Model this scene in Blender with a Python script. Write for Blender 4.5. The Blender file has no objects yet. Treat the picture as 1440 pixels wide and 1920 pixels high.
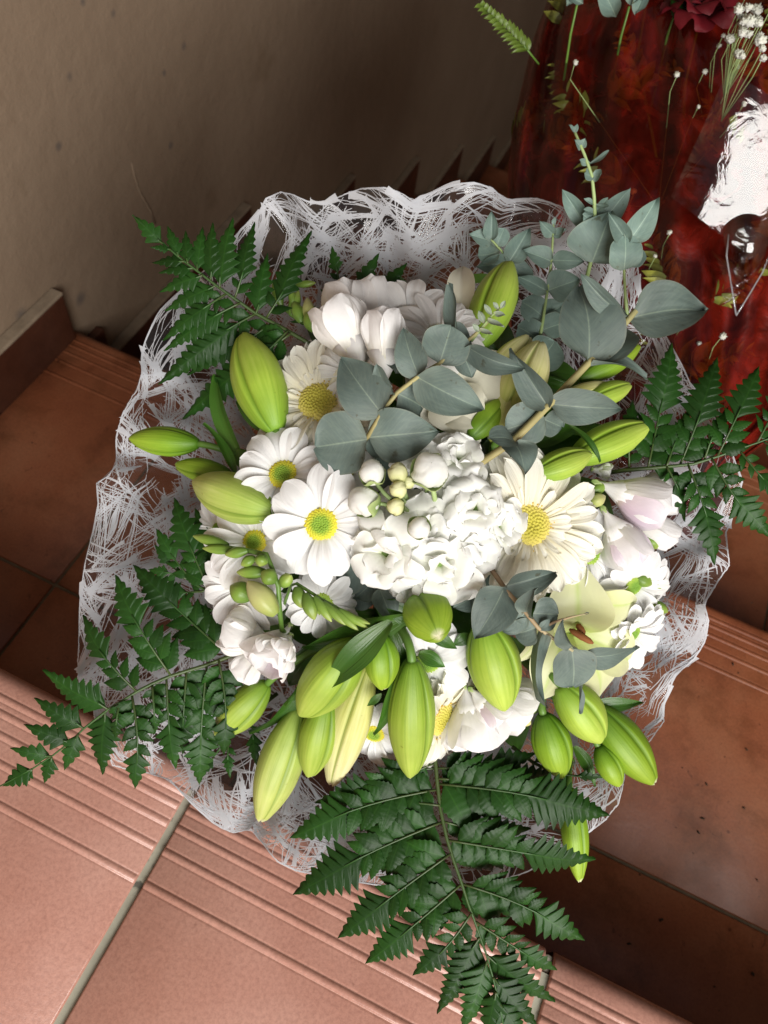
import bpy, math, random
import numpy as np
from mathutils import Vector, Matrix, noise as mnoise

random.seed(7); RNG = np.random.RandomState(7)
scene = bpy.context.scene
COL = scene.collection
R_ = math.radians

# ------------------------------------------------------------------ camera
F = 1450.0                       # focal length in photo pixels (1440 x 1920)
S = 0.70                         # metres per calibration unit
CM = np.array([[0.90546998, 0.41116643, 0.10519638],
               [0.40163554, -0.75003656, -0.52548458],
               [-0.13716049, 0.51806112, -0.84427464]])
RIGHT = Vector(CM[0]).normalized(); UP = Vector(-CM[1]).normalized(); FWD = Vector(CM[2]).normalized()
TOW = -FWD
EYE = Vector((0, 0, 0.75 * S))
cam = bpy.data.cameras.new('camera'); cam_o = bpy.data.objects.new('camera', cam); COL.objects.link(cam_o)
cam.sensor_fit = 'AUTO'; cam.sensor_width = 36.0; cam.lens = F / 1920 * 36
cam.clip_start = 0.01; cam.clip_end = 100
cam_o.matrix_world = Matrix((( RIGHT.x, UP.x, TOW.x, EYE.x), (RIGHT.y, UP.y, TOW.y, EYE.y), (RIGHT.z, UP.z, TOW.z, EYE.z), (0, 0, 0, 1)))
cam.dof.use_dof = True; cam.dof.focus_distance = 0.41; cam.dof.aperture_fstop = 13.0
scene.camera = cam_o

# ------------------------------------------------------------------ light: one soft daylight opening behind the viewer, dim bounce
world = bpy.data.worlds.new('World'); scene.world = world; world.use_nodes = True
bg = world.node_tree.nodes['Background']; bg.inputs[0].default_value = (0.80, 0.88, 1.0, 1); bg.inputs[1].default_value = 0.17
LAMP_POS = Vector((1.00, -1.10, 1.02))
la = bpy.data.lights.new('daylight_opening', 'AREA'); la.shape = 'RECTANGLE'; la.size = 1.4; la.size_y = 1.1
la.energy = 71.0; la.color = (1.0, 0.97, 0.93)
lo = bpy.data.objects.new('daylight_opening', la); COL.objects.link(lo); lo.location = LAMP_POS
lo.rotation_euler = (Vector((-0.1, 0.35, 0.0)) - LAMP_POS).to_track_quat('-Z', 'Y').to_euler()
scene.view_settings.view_transform = 'Standard'; scene.view_settings.look = 'None'; scene.view_settings.gamma = 1
scene.view_settings.exposure = 0.0
scene.render.engine = 'CYCLES'
scene.cycles.transparent_max_bounces = 32; scene.cycles.max_bounces = 8
scene.cycles.caustics_reflective = False; scene.cycles.caustics_refractive = False

# ------------------------------------------------------------------ placing helpers
def P(px, py, d):
    px, py, d = float(px), float(py), float(d)      # a place in the world: along the sight line through a photo pixel, d metres deep
    return EYE + d * (FWD + (px - 720) / F * RIGHT + (960 - py) / F * UP)
def D(px, py):                   # the rounded dome of the bouquet
    px, py = float(px), float(py); r2 = ((px - 800) ** 2 + (py - 980) ** 2) / 520.0 ** 2
    return 0.398 + 0.05 * min(r2, 0.85)
def Q(px, py, dz=0.0): return P(px, py, D(px, py) - dz)
def pxm(px, py): return D(px, py) / F       # metres per photo pixel on the dome
def dirv(a, b, c): return (a * RIGHT + b * UP + c * TOW).normalized()

# ------------------------------------------------------------------ objects
def set_label(o, label, cat, group=None, kind=None):
    if label: o['label'] = label
    if cat: o['category'] = cat
    if group: o['group'] = group
    if kind: o['kind'] = kind
def thing(name, loc, label, cat, group=None):
    o = bpy.data.objects.new(name, None); COL.objects.link(o)
    o.empty_display_size = 0.01; o.matrix_world = Matrix.Translation(loc)
    o['_'] = 0; del o['_']
    set_label(o, label, cat, group); return o
WM = {}
def world_of(o):
    if o is None: return Matrix.Identity(4)
    m = o.matrix_basis.copy()
    return world_of(o.parent) @ m
def part(name, me, parent, mw=None, kind=None, label=None):
    """mw: the wanted world matrix (None: the mesh holds world coordinates)"""
    o = bpy.data.objects.new(name, me); COL.objects.link(o)
    mw = Matrix.Identity(4) if mw is None else mw
    if parent is not None:
        o.parent = parent
        o.matrix_basis = world_of(parent).inverted() @ mw
    else: o.matrix_basis = mw
    if kind: o['kind'] = kind
    if label: o['label'] = label
    return o
def mesh(name, verts, faces, mat=None, uvs=None, smooth=True):
    me = bpy.data.meshes.new(name)
    me.from_pydata([tuple(v) for v in verts], [], faces)
    if uvs is not None:
        ul = me.uv_layers.new(name='UVMap')
        idx = np.empty(len(me.loops), dtype=np.int32); me.loops.foreach_get('vertex_index', idx)
        ul.data.foreach_set('uv', np.asarray(uvs, dtype=np.float32)[idx].ravel())
    if smooth and len(me.polygons): me.polygons.foreach_set('use_smooth', [True] * len(me.polygons))
    if mat: me.materials.append(mat)
    me.update(); return me
def grid(nT, nS, fn, wrap=False):
    """fn(s in -1..1 or angle 0..1, t in 0..1) -> (x, y, z)"""
    v, uv, f = [], [], []
    cols = nS if wrap else nS + 1
    for i in range(nT + 1):
        for j in range(cols):
            t = i / nT; s = j / nS if wrap else -1 + 2 * j / nS
            v.append(fn(s, t)); uv.append((s if wrap else s * .5 + .5, t))
    for i in range(nT):
        for j in range(nS):
            a = i * cols + j; b = i * cols + (j + 1) % cols
            f.append((a, b, b + cols, a + cols))
    return v, f, uv
def tube_geo(pts, rad, n=6):
    pts = [Vector(p) for p in pts]; v, f, uv = [], [], []
    if not hasattr(rad, '__len__'): rad = [rad] * len(pts)
    ref = Vector((0.13, 0.31, 0.94))
    for i, p in enumerate(pts):
        t = (pts[min(i + 1, len(pts) - 1)] - pts[max(i - 1, 0)]).normalized()
        a = t.cross(ref); a = a.normalized() if a.length > 1e-4 else t.orthogonal().normalized()
        b = t.cross(a)
        for k in range(n):
            an = 2 * math.pi * k / n
            v.append(p + rad[i] * (math.cos(an) * a + math.sin(an) * b)); uv.append((k / n, i / max(1, len(pts) - 1)))
    for i in range(len(pts) - 1):
        for k in range(n):
            f.append((i * n + k, i * n + (k + 1) % n, (i + 1) * n + (k + 1) % n, (i + 1) * n + k))
    f.append(tuple(range(n - 1, -1, -1))); f.append(tuple((len(pts) - 1) * n + k for k in range(n)))
    return v, f, uv
def tube(name, pts, rad, mat, n=6):
    v, f, uv = tube_geo(pts, rad, n); return mesh(name, v, f, mat, uv)
def join(geos):
    v, f, uv = [], [], []
    for a, b, c in geos:
        o = len(v); v += list(a); f += [tuple(i + o for i in q) for q in b]; uv += list(c)
    return v, f, uv
def bez(p0, p1, p2, n):
    return [(1 - t) ** 2 * p0 + 2 * t * (1 - t) * p1 + t * t * p2 for t in [i / n for i in range(n + 1)]]
def frame(base, tip, width, roll=0.0, nrm=None, zs=None):
    """matrix that lays a unit blade (length on +Y, face +Z) from base to tip"""
    y = (tip - base); L = y.length; y = y / L
    n = TOW if nrm is None else nrm
    z = n - n.dot(y) * y
    if z.length < 1e-3: z = UP - UP.dot(y) * y
    z.normalize(); x = y.cross(z)
    if roll:
        c, s = math.cos(R_(roll)), math.sin(R_(roll)); x, z = c * x + s * z, -s * x + c * z
    zs = L if zs is None else zs
    return Matrix(((x.x * width, y.x * L, z.x * zs, base.x), (x.y * width, y.y * L, z.y * zs, base.y), (x.z * width, y.z * L, z.z * zs, base.z), (0, 0, 0, 1)))
def facing_matrix(c, n, spin=0.0, s=1.0):
    z = n.normalized(); x = UP.cross(z)
    x = x.normalized() if x.length > 1e-3 else RIGHT
    y = z.cross(x); cs, sn = math.cos(spin), math.sin(spin)
    x, y = cs * x + sn * y, -sn * x + cs * y
    return Matrix(((x.x * s, y.x * s, z.x * s, c.x), (x.y * s, y.y * s, z.y * s, c.y), (x.z * s, y.z * s, z.z * s, c.z), (0, 0, 0, 1)))

# ------------------------------------------------------------------ materials
def new_mat(name):
    m = bpy.data.materials.new(name); m.use_nodes = True; nt = m.node_tree; nt.nodes.clear()
    out = nt.nodes.new('ShaderNodeOutputMaterial'); return m, nt, out
def N(nt, t, **kw):
    n = nt.nodes.new(t)
    for k, v in kw.items():
        if k in n.inputs: n.inputs[k].default_value = v
        else: setattr(n, k, v)
    return n
def ramp(nt, stops, src):
    r = nt.nodes.new('ShaderNodeValToRGB')
    el = r.color_ramp.elements
    while len(el) < len(stops): el.new(0.5)
    for e, (p, c) in zip(el, stops): e.position = p; e.color = (*c, 1) if len(c) == 3 else c
    nt.links.new(src, r.inputs[0]); return r.outputs[0]
def mixc(nt, fac, a, b, mode='MIX'):
    m = nt.nodes.new('ShaderNodeMix'); m.data_type = 'RGBA'; m.blend_type = mode
    for sock, val in ((m.inputs['Factor'], fac), (m.inputs[6], a), (m.inputs[7], b)):
        if isinstance(val, (int, float)): sock.default_value = val
        elif isinstance(val, tuple): sock.default_value = (*val, 1)
        else: nt.links.new(val, sock)
    return m.outputs[2]
def math_n(nt, op, a, b=None, clamp=False):
    m = nt.nodes.new('ShaderNodeMath'); m.operation = op; m.use_clamp = clamp
    for i, v in enumerate((a, b)):
        if v is None: continue
        if isinstance(v, (int, float)): m.inputs[i].default_value = v
        else: nt.links.new(v, m.inputs[i])
    return m.outputs[0]
def noise_n(nt, scale, detail=3, vec=None, rough=.5, dist=0.0):
    n = nt.nodes.new('ShaderNodeTexNoise'); n.inputs['Scale'].default_value = scale; n.inputs['Detail'].default_value = detail
    n.inputs['Roughness'].default_value = rough; n.inputs['Distortion'].default_value = dist
    if vec is not None: nt.links.new(vec, n.inputs['Vector'])
    return n.outputs['Fac']
def bump_n(nt, h, strength, dist=0.001, prev=None):
    b = nt.nodes.new('ShaderNodeBump'); b.inputs['Strength'].default_value = strength; b.inputs['Distance'].default_value = dist
    nt.links.new(h, b.inputs['Height'])
    if prev is not None: nt.links.new(prev, b.inputs['Normal'])
    return b.outputs[0]
def plant_mat(name, along, across=None, rough=.5, trans=.25, lines=0, line_str=.3, mottle=.12, spec=.4, vary=.12, coat=0.0, mscale=60, tcol=None):
    """along: colour stops on UV.y (base to tip); across: optional (stops on |UV.x-.5|*2, factor); lines: count of lengthwise veins"""
    m, nt, out = new_mat(name)
    uv = nt.nodes.new('ShaderNodeUVMap'); sx = nt.nodes.new('ShaderNodeSeparateXYZ'); nt.links.new(uv.outputs[0], sx.inputs[0])
    geo = nt.nodes.new('ShaderNodeNewGeometry'); oi = nt.nodes.new('ShaderNodeObjectInfo')
    col = ramp(nt, along, sx.outputs[1])
    ab = math_n(nt, 'MULTIPLY', math_n(nt, 'ABSOLUTE', math_n(nt, 'SUBTRACT', sx.outputs[0], .5)), 2.0)
    if across:
        stops, f = across
        col = mixc(nt, f, col, ramp(nt, stops, ab), 'MULTIPLY')
    nz = noise_n(nt, mscale, 4, geo.outputs['Position'])
    k = ramp(nt, [(.3, (1 - mottle,) * 3), (.7, (1 + mottle,) * 3)], nz)
    col = mixc(nt, 1.0, col, k, 'MULTIPLY')
    rv = ramp(nt, [(0, (1 - vary,) * 3), (1, (1 + vary * .6,) * 3)], oi.outputs['Random'])
    col = mixc(nt, 1.0, col, rv, 'MULTIPLY')
    p = N(nt, 'ShaderNodeBsdfPrincipled', Roughness=rough)
    p.inputs['Specular IOR Level'].default_value = spec
    if coat: p.inputs['Coat Weight'].default_value = coat; p.inputs['Coat Roughness'].default_value = .25
    nt.links.new(col, p.inputs['Base Color'])
    nb = bump_n(nt, noise_n(nt, 700, 2, geo.outputs['Position']), .12, .0004)
    if lines:
        cb = nt.nodes.new('ShaderNodeCombineXYZ')
        nt.links.new(math_n(nt, 'MULTIPLY', sx.outputs[0], lines), cb.inputs[0]); nt.links.new(math_n(nt, 'MULTIPLY', sx.outputs[1], 1.2), cb.inputs[1])
        nt.links.new(math_n(nt, 'MULTIPLY', oi.outputs['Random'], 37.0), cb.inputs[2])
        nb = bump_n(nt, noise_n(nt, 1.0, 2, cb.outputs[0]), line_str, .0012, nb)
    nt.links.new(nb, p.inputs['Normal'])
    tr = nt.nodes.new('ShaderNodeBsdfTranslucent'); nt.links.new(nb, tr.inputs['Normal'])
    if tcol: tr.inputs[0].default_value = (*tcol, 1)
    else: nt.links.new(col, tr.inputs[0])
    mx = nt.nodes.new('ShaderNodeMixShader'); mx.inputs[0].default_value = trans
    nt.links.new(p.outputs[0], mx.inputs[1]); nt.links.new(tr.outputs[0], mx.inputs[2]); nt.links.new(mx.outputs[0], out.inputs[0])
    return m
W = (.88, .88, .87)
M = {}
M['daisy'] = plant_mat('daisy_petal', [(0, (.72, .75, .58)), (.18, W), (1, (.90, .90, .90))], rough=.6, trans=.36, lines=9, line_str=.35, mottle=.03, vary=.05, spec=.25)
M['gerbera'] = plant_mat('gerbera_petal', [(0, (.72, .66, .38)), (.3, (.86, .81, .62)), (.7, (.88, .86, .75)), (1, (.90, .89, .82))], rough=.6, trans=.34, lines=11, line_str=.5, mottle=.04, vary=.06, spec=.25)
M['stock'] = plant_mat('stock_petal', [(0, (.62, .72, .38)), (.22, (.86, .88, .78)), (1, (.91, .91, .90))], rough=.65, trans=.38, lines=6, line_str=.3, mottle=.03, vary=.04, spec=.2)
M['freesia'] = plant_mat('freesia_petal', [(0, (.74, .74, .45)), (.2, (.89, .87, .80)), (.55, (.92, .91, .90)), (1, (.93, .92, .92))], rough=.5, trans=.40, lines=9, line_str=.45, mottle=.05, vary=.06, spec=.3)
M['freesia_pink'] = plant_mat('freesia_petal_pink', [(0, (.78, .76, .42)), (.25, (.80, .68, .72)), (.6, (.79, .70, .77)), (1, (.86, .84, .86))], across=([(0, (.95, .88, .95)), (.7, (1, 1, 1))], 1.0), rough=.5, trans=.36, lines=9, line_str=.45, mottle=.08, vary=.10, spec=.3)
M['freesia_bud'] = plant_mat('freesia_bud_green', [(0, (.10, .19, .03)), (.6, (.20, .32, .05)), (1, (.34, .42, .10))], rough=.4, trans=.15, lines=4, line_str=.3, spec=.4)
M['freesia_bud_pale'] = plant_mat('freesia_bud_pale', [(0, (.30, .38, .08)), (.5, (.52, .54, .20)), (1, (.62, .58, .28))], rough=.4, trans=.15, lines=4, line_str=.3, spec=.4)
M['lily_petal'] = plant_mat('lily_petal', [(0, (.50, .60, .16)), (.35, (.70, .72, .40)), (1, (.78, .78, .52))], across=([(0, (.82, .95, .6)), (.14, (.97, 1, .92)), (1, (1, 1, 1))], 1.0), rough=.4, trans=.3, lines=5, line_str=.3, mottle=.04, vary=.05, spec=.35)
M['lily_petal_white'] = plant_mat('lily_petal_white', [(0, (.62, .66, .30)), (.35, (.80, .78, .62)), (1, (.82, .80, .68))], rough=.4, trans=.3, lines=5, line_str=.3, mottle=.04, vary=.05, spec=.35)
def bud_mat(name, a, b, c):
    m = plant_mat(name, [(0, a), (.35, b), (.8, c), (.96, c), (1, (.62, .62, .38))], rough=.50, trans=.16, lines=60, line_str=.20, mottle=.10, vary=.12, spec=.45, mscale=45)
    nt = m.node_tree                                    # darker seams where the three outer petals meet, paler midribs
    p = [n for n in nt.nodes if n.type == 'BSDF_PRINCIPLED'][0]
    src = p.inputs['Base Color'].links[0].from_socket
    uv = [n for n in nt.nodes if n.type == 'SEPXYZ'][0]
    fr = math_n(nt, 'FRACT', math_n(nt, 'MULTIPLY', uv.outputs[0], 3.0))
    ds = math_n(nt, 'ABSOLUTE', math_n(nt, 'SUBTRACT', fr, .5))
    k = ramp(nt, [(0, (.48, .58, .36)), (.022, (.66, .73, .5)), (.06, (.97, .98, .94)), (.3, (1, 1, 1)), (.5, (1.12, 1.08, 1.15))], ds)
    col = mixc(nt, 1.0, src, k, 'MULTIPLY')
    oi = [n for n in nt.nodes if n.type == 'OBJECT_INFO'][0]; geo = [n for n in nt.nodes if n.type == 'NEW_GEOMETRY'][0]
    cb = nt.nodes.new('ShaderNodeCombineXYZ'); nt.links.new(math_n(nt, 'MULTIPLY', uv.outputs[0], 46.0), cb.inputs[0]); nt.links.new(math_n(nt, 'MULTIPLY', uv.outputs[1], 2.2), cb.inputs[1]); nt.links.new(math_n(nt, 'MULTIPLY', oi.outputs['Random'], 53.0), cb.inputs[2])
    col = mixc(nt, 1.0, col, ramp(nt, [(.28, (.84, .88, .72)), (.5, (1, 1, 1)), (.75, (1.10, 1.06, 1.25))], noise_n(nt, 1.0, 3, cb.outputs[0])), 'MULTIPLY')
    col = mixc(nt, 1.0, col, ramp(nt, [(.70, (1, 1, 1)), (.76, (.62, .55, .40))], noise_n(nt, 260, 3, geo.outputs['Position'], .6)), 'MULTIPLY')
    nt.links.new(col, p.inputs['Base Color']); return m
M['bud'] = bud_mat('lily_bud', (.17, .32, .026), (.31, .455, .048), (.39, .515, .08))
M['bud_dark'] = bud_mat('lily_bud_dark', (.09, .22, .012), (.20, .36, .02), (.27, .41, .03))
M['bud_pale'] = bud_mat('lily_bud_pale', (.28, .42, .07), (.42, .54, .11), (.55, .62, .18))
M['bud_yellow'] = bud_mat('lily_bud_yellow', (.45, .50, .10), (.62, .62, .20), (.72, .70, .36))
M['lily_leaf'] = plant_mat('lily_leaf', [(0, (.07, .15, .02)), (.5, (.045, .13, .015)), (1, (.06, .16, .02))], rough=.35, trans=.25, lines=14, line_str=.35, spec=.5, vary=.25)
M['stem'] = plant_mat('green_stem', [(0, (.10, .20, .03)), (1, (.12, .22, .04))], rough=.45, trans=0.0, spec=.4)
M['stem_pale'] = plant_mat('pale_green_stem', [(0, (.26, .36, .14)), (1, (.34, .44, .18))], rough=.5, trans=0.0)
M['stem_brown'] = plant_mat('woody_stem', [(0, (.20, .12, .07)), (.6, (.34, .25, .14)), (1, (.42, .38, .22))], rough=.6, trans=0.0)
M['stem_tan'] = plant_mat('tan_stem', [(0, (.30, .25, .10)), (1, (.40, .37, .17))], rough=.6, trans=0.0)
def euc_mat(name, c1, c2):
    m = plant_mat(name, [(0, c2), (.25, c1), (1, c1)], across=([(0, (1.9, 1.8, 1.6)), (.025, (1.25, 1.22, 1.18)), (.05, (1, 1, 1)), (.93, (1, 1, 1)), (1, (1.25, 1.1, 1.0))], 1.0), rough=.55, trans=.14, lines=7, line_str=.35, mottle=.16, vary=.22, spec=.35, mscale=70)
    nt = m.node_tree; p = [n for n in nt.nodes if n.type == 'BSDF_PRINCIPLED'][0]; uv = [n for n in nt.nodes if n.type == 'SEPXYZ'][0]
    geo = [n for n in nt.nodes if n.type == 'NEW_GEOMETRY'][0]; oi = [n for n in nt.nodes if n.type == 'OBJECT_INFO'][0]
    ab = math_n(nt, 'ABSOLUTE', math_n(nt, 'SUBTRACT', uv.outputs[0], .5))
    cb = nt.nodes.new('ShaderNodeCombineXYZ'); nt.links.new(math_n(nt, 'MULTIPLY', math_n(nt, 'SUBTRACT', uv.outputs[1], math_n(nt, 'MULTIPLY', ab, .75)), 15.0), cb.inputs[0])
    nt.links.new(math_n(nt, 'MULTIPLY', ab, 2.5), cb.inputs[1]); nt.links.new(math_n(nt, 'MULTIPLY', oi.outputs['Random'], 31.0), cb.inputs[2])
    vn = noise_n(nt, 1.0, 2, cb.outputs[0])
    col = mixc(nt, 1.0, p.inputs['Base Color'].links[0].from_socket, ramp(nt, [(.40, (1, 1, 1)), (.5, (1.16, 1.14, 1.10)), (.60, (1, 1, 1))], vn), 'MULTIPLY')
    col = mixc(nt, 1.0, col, ramp(nt, [(.66, (1, 1, 1)), (.72, (.62, .52, .42))], noise_n(nt, 150, 3, geo.outputs['Position'], .6)), 'MULTIPLY')
    nt.links.new(col, p.inputs['Base Color'])
    return m
M['euc'] = euc_mat('eucalyptus_leaf', (.105, .143, .127), (.14, .175, .15))
M['euc_blue'] = euc_mat('eucalyptus_leaf_blue', (.16, .235, .205), (.21, .28, .24))
M['euc_tip'] = euc_mat('eucalyptus_leaf_tip', (.28, .34, .26), (.36, .38, .24))
M['fern'] = plant_mat('fern_leaf', [(0, (.016, .056, .009)), (1, (.015, .056, .007))], across=([(0, (1.5, 1.4, 1.3)), (.08, (1, 1, 1)), (1, (1.0, 1.0, 1.0))], 1.0), rough=.42, trans=.16, lines=3, line_str=.22, spec=.20, vary=.35, mottle=.2)
M['fern_stem'] = plant_mat('fern_rachis', [(0, (.05, .07, .02)), (1, (.03, .09, .02))], rough=.4, trans=0.0)
M['anther'] = plant_mat('lily_anther', [(0, (.25, .09, .02)), (1, (.20, .07, .02))], rough=.8, trans=0.0, mottle=.3)
M['filament'] = plant_mat('lily_filament', [(0, (.6, .66, .3)), (1, (.7, .74, .45))], rough=.5, trans=.1)
M['stamen'] = plant_mat('gerbera_stamen', [(0, (.60, .45, .08)), (1, (.62, .40, .05))], rough=.6, trans=.1, vary=.2)
def disc_mat(name, c0, c1, c2):
    m, nt, out = new_mat(name)
    uv = nt.nodes.new('ShaderNodeUVMap'); sx = nt.nodes.new('ShaderNodeSeparateXYZ'); nt.links.new(uv.outputs[0], sx.inputs[0])
    geo = nt.nodes.new('ShaderNodeNewGeometry')
    r = math_n(nt, 'ADD', sx.outputs[1], math_n(nt, 'MULTIPLY', math_n(nt, 'SUBTRACT', noise_n(nt, 900, 2, geo.outputs['Position']), .5), .35))
    col = ramp(nt, [(.0, c0), (.45, c0), (.72, c1), (1, c2)], r)
    p = N(nt, 'ShaderNodeBsdfPrincipled', Roughness=.7); nt.links.new(col, p.inputs['Base Color'])
    nt.links.new(bump_n(nt, noise_n(nt, 1600, 2, geo.outputs['Position']), .6, .0008), p.inputs['Normal'])
    nt.links.new(p.outputs[0], out.inputs[0]); return m
M['disc'] = disc_mat('daisy_disc', (.22, .36, .03), (.52, .52, .03), (.70, .58, .04))
M['disc_green'] = disc_mat('daisy_disc_green', (.16, .30, .03), (.24, .38, .04), (.34, .44, .06))
M['disc_gerbera'] = disc_mat('gerbera_disc', (.50, .45, .06), (.58, .50, .10), (.66, .56, .16))

def tile_mat(name, c1, c2, c3, rough, spots, dirt=0.0):
    m, nt, out = new_mat(name)
    tc = nt.nodes.new('ShaderNodeNewGeometry'); oi = nt.nodes.new('ShaderNodeObjectInfo')
    pos = tc.outputs['Position']
    n1 = noise_n(nt, 9, 5, pos, .6); n2 = noise_n(nt, 420, 3, pos, .7); n3 = noise_n(nt, 1500, 2, pos)
    col = ramp(nt, [(.3, c1), (.5, c2), (.72, c3)], n1)
    col = mixc(nt, 1.0, col, ramp(nt, [(.32, (.82, .80, .80)), (.55, (1, 1, 1)), (.75, (1.10, 1.10, 1.10))], n2), 'MULTIPLY')
    vo = nt.nodes.new('ShaderNodeTexVoronoi'); vo.inputs['Scale'].default_value = spots; nt.links.new(pos, vo.inputs['Vector'])
    nt.nodes[vo.name].inputs['Randomness'].default_value = 1
    sp = ramp(nt, [(.05, (.30, .22, .18)), (.10, (1, 1, 1))], vo.outputs['Distance'])
    gate = ramp(nt, [(.60, (1, 1, 1)), (.64, (0, 0, 0))], noise_n(nt, spots * .55, 1, pos))
    col = mixc(nt, gate, mixc(nt, .9, col, sp, 'MULTIPLY'), col)
    if dirt:
        d1 = ramp(nt, [(.50, (1, 1, 1)), (.70, (.55, .52, .42))], noise_n(nt, 17, 6, pos, .65))
        col = mixc(nt, dirt, col, d1, 'MULTIPLY')
        d2 = ramp(nt, [(.66, (1, 1, 1)), (.70, (.22, .17, .12))], noise_n(nt, 90, 5, pos, .6, 1.5))
        col = mixc(nt, dirt * .6, col, d2, 'MULTIPLY')
    col = mixc(nt, 1.0, col, ramp(nt, [(0, (.90, .90, .90)), (1, (1.06, 1.06, 1.06))], oi.outputs['Random']), 'MULTIPLY')
    if not dirt: col = mixc(nt, ramp(nt, [(.505, (0, 0, 0)), (.56, (.55, .55, .55))], tc.outputs['Pointiness']), col, (.62, .42, .34))  # paler ridge tops: highlights painted into the colour, along with wear
    p = N(nt, 'ShaderNodeBsdfPrincipled'); nt.links.new(col, p.inputs['Base Color'])
    rr = ramp(nt, [(.3, (rough - .08,) * 3), (.7, (rough + .14,) * 3)], noise_n(nt, 14, 4, pos)); nt.links.new(rr, p.inputs['Roughness'])
    nb = bump_n(nt, n2, .12, .0006); nb = bump_n(nt, n3, .06, .0003, nb); nb = bump_n(nt, n1, .30, .004, nb)
    nt.links.new(nb, p.inputs['Normal']); nt.links.new(p.outputs[0], out.inputs[0]); return m
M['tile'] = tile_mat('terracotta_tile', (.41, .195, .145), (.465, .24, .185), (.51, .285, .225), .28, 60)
M['tile_shaded_dirty'] = tile_mat('terracotta_tile_shaded_dirty', (.215, .060, .025), (.275, .088, .037), (.305, .118, .055), .46, 45, .9)  # same clay as the landing, dimmer step light put into colour, plus dirt
M['tile_dark'] = tile_mat('terracotta_skirting', (.060, .019, .010), (.08, .027, .014), (.10, .036, .019), .46, 40, .5)  # skirting and riser terracotta; its shade is mixed into the dark colour
def plain_rough(name, c1, c2, scale=30, rough=.9, bstr=.5, bdist=.003, stains=None, fine=260):
    m, nt, out = new_mat(name); tc = nt.nodes.new('ShaderNodeNewGeometry'); pos = tc.outputs['Position']
    n1 = noise_n(nt, scale, 6, pos, .6); n2 = noise_n(nt, fine, 4, pos, .6)
    col = ramp(nt, [(.3, c1), (.7, c2)], n1)
    if stains:
        for sc, lo_, hi_, c, dist in stains:
            col = mixc(nt, ramp(nt, [(lo_, (0, 0, 0)), (hi_, (1, 1, 1))], noise_n(nt, sc, 4, pos, .6, dist)), col, c)
    p = N(nt, 'ShaderNodeBsdfPrincipled', Roughness=rough); nt.links.new(col, p.inputs['Base Color'])
    nb = bump_n(nt, n2, bstr, bdist * .3); nb = bump_n(nt, noise_n(nt, 45, 4, pos), bstr, bdist, nb)
    nt.links.new(nb, p.inputs['Normal']); nt.links.new(p.outputs[0], out.inputs[0]); return m
M['grout'] = plain_rough('grout_pale', (.27, .27, .21), (.37, .37, .29), 40, .9, .5, .001, stains=[(55, .60, .68, (.10, .10, .08), .5)])
M['grout_dark'] = plain_rough('grout_dirty', (.09, .07, .04), (.17, .13, .08), 70, .9, .5, .001)
M['plaster'] = plain_rough('painted_plaster', (.235, .165, .108), (.29, .21, .142), 5, .75, .42, .0035, stains=[(7, .62, .80, (.17, .11, .06), 0), (26, .74, .80, (.11, .095, .09), 0)])
M['mortar'] = plain_rough('mortar_edge', (.20, .15, .10), (.29, .22, .15), 50, .9, .7, .002)
M['concrete'] = plain_rough('screed', (.14, .10, .07), (.20, .15, .10), 20, .9)
# ------------------------------------------------------------------ the setting: landing, steps, wall
Y1, RISE, RUN, WX = 0.124 * S, 0.275 * S, 0.594 * S, -0.805 * S
XR = 1.60
def hit(px, py, z):
    px, py = float(px), float(py)
    d = FWD + (px - 720) / F * RIGHT + (960 - py) / F * UP
    return EYE + d * ((z - EYE.z) / d.z)
def hit_wall(px, py, x):
    d = FWD + (px - 720) / F * RIGHT + (960 - py) / F * UP
    return EYE + d * ((x - EYE.x) / d.x)
RIDGES = [.0176, .0262, .0378, .0525, .0728]
def nosing_profile(edge, back, ridges=True):
    """(y, z) outline from the back of the tile over its ridges and round the nosing; z is relative to the tread"""
    pts = [(back, -.008), (back, -.0008), (back + .0008, 0)]
    for q in reversed(RIDGES if ridges else []):
        c = edge - q
        pts += [(c - .0040, 0), (c - .0031, 0), (c - .0027, -.0002)]
        for k in range(9):
            a = k / 8; pts.append((c - .0024 + .0048 * a, .0009 * math.sin(math.pi * a) - (.0002 if k in (0, 8) else 0)))
        pts += [(c + .0027, -.0002), (c + .0031, 0), (c + .0040, 0)]
    r = .011
    for k in range(9):
        a = math.pi / 2 * k / 8; pts.append((edge - r + r * math.sin(a), -r + r * math.cos(a)))
    pts += [(edge, -.026), (edge - .006, -.028)]
    return pts
def flat_profile(front, back):
    return [(back, -.008), (back, -.0008), (back + .0008, 0), (front - .0008, 0), (front, -.0008), (front, -.008)]
def tile_mesh(prof, x0, x1, z, mat):
    cols = [(x0, -.0009), (x0 + .0011, 0), (x0 + (x1 - x0) * .33, 0), (x0 + (x1 - x0) * .66, 0), (x1 - .0011, 0), (x1, -.0009)]
    v, f = [], []
    n = len(prof)
    for x, dz in cols: v += [(x, y, z + zz + dz) for y, zz in prof]
    for c in range(len(cols) - 1):
        for i in range(n - 1): f.append((c * n + i, c * n + i + 1, (c + 1) * n + i + 1, (c + 1) * n + i))
    for c, sgn in ((0, 1), (len(cols) - 1, -1)):
        o = len(v); v += [(cols[c][0], y, z - .009 if zz > -.012 else z + zz) for y, zz in prof]
        for i in range(n - 1):
            q = (c * n + i, o + i, o + i + 1, c * n + i + 1); f.append(q if sgn > 0 else q[::-1])
    return mesh('tile', v, f, mat)
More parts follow.
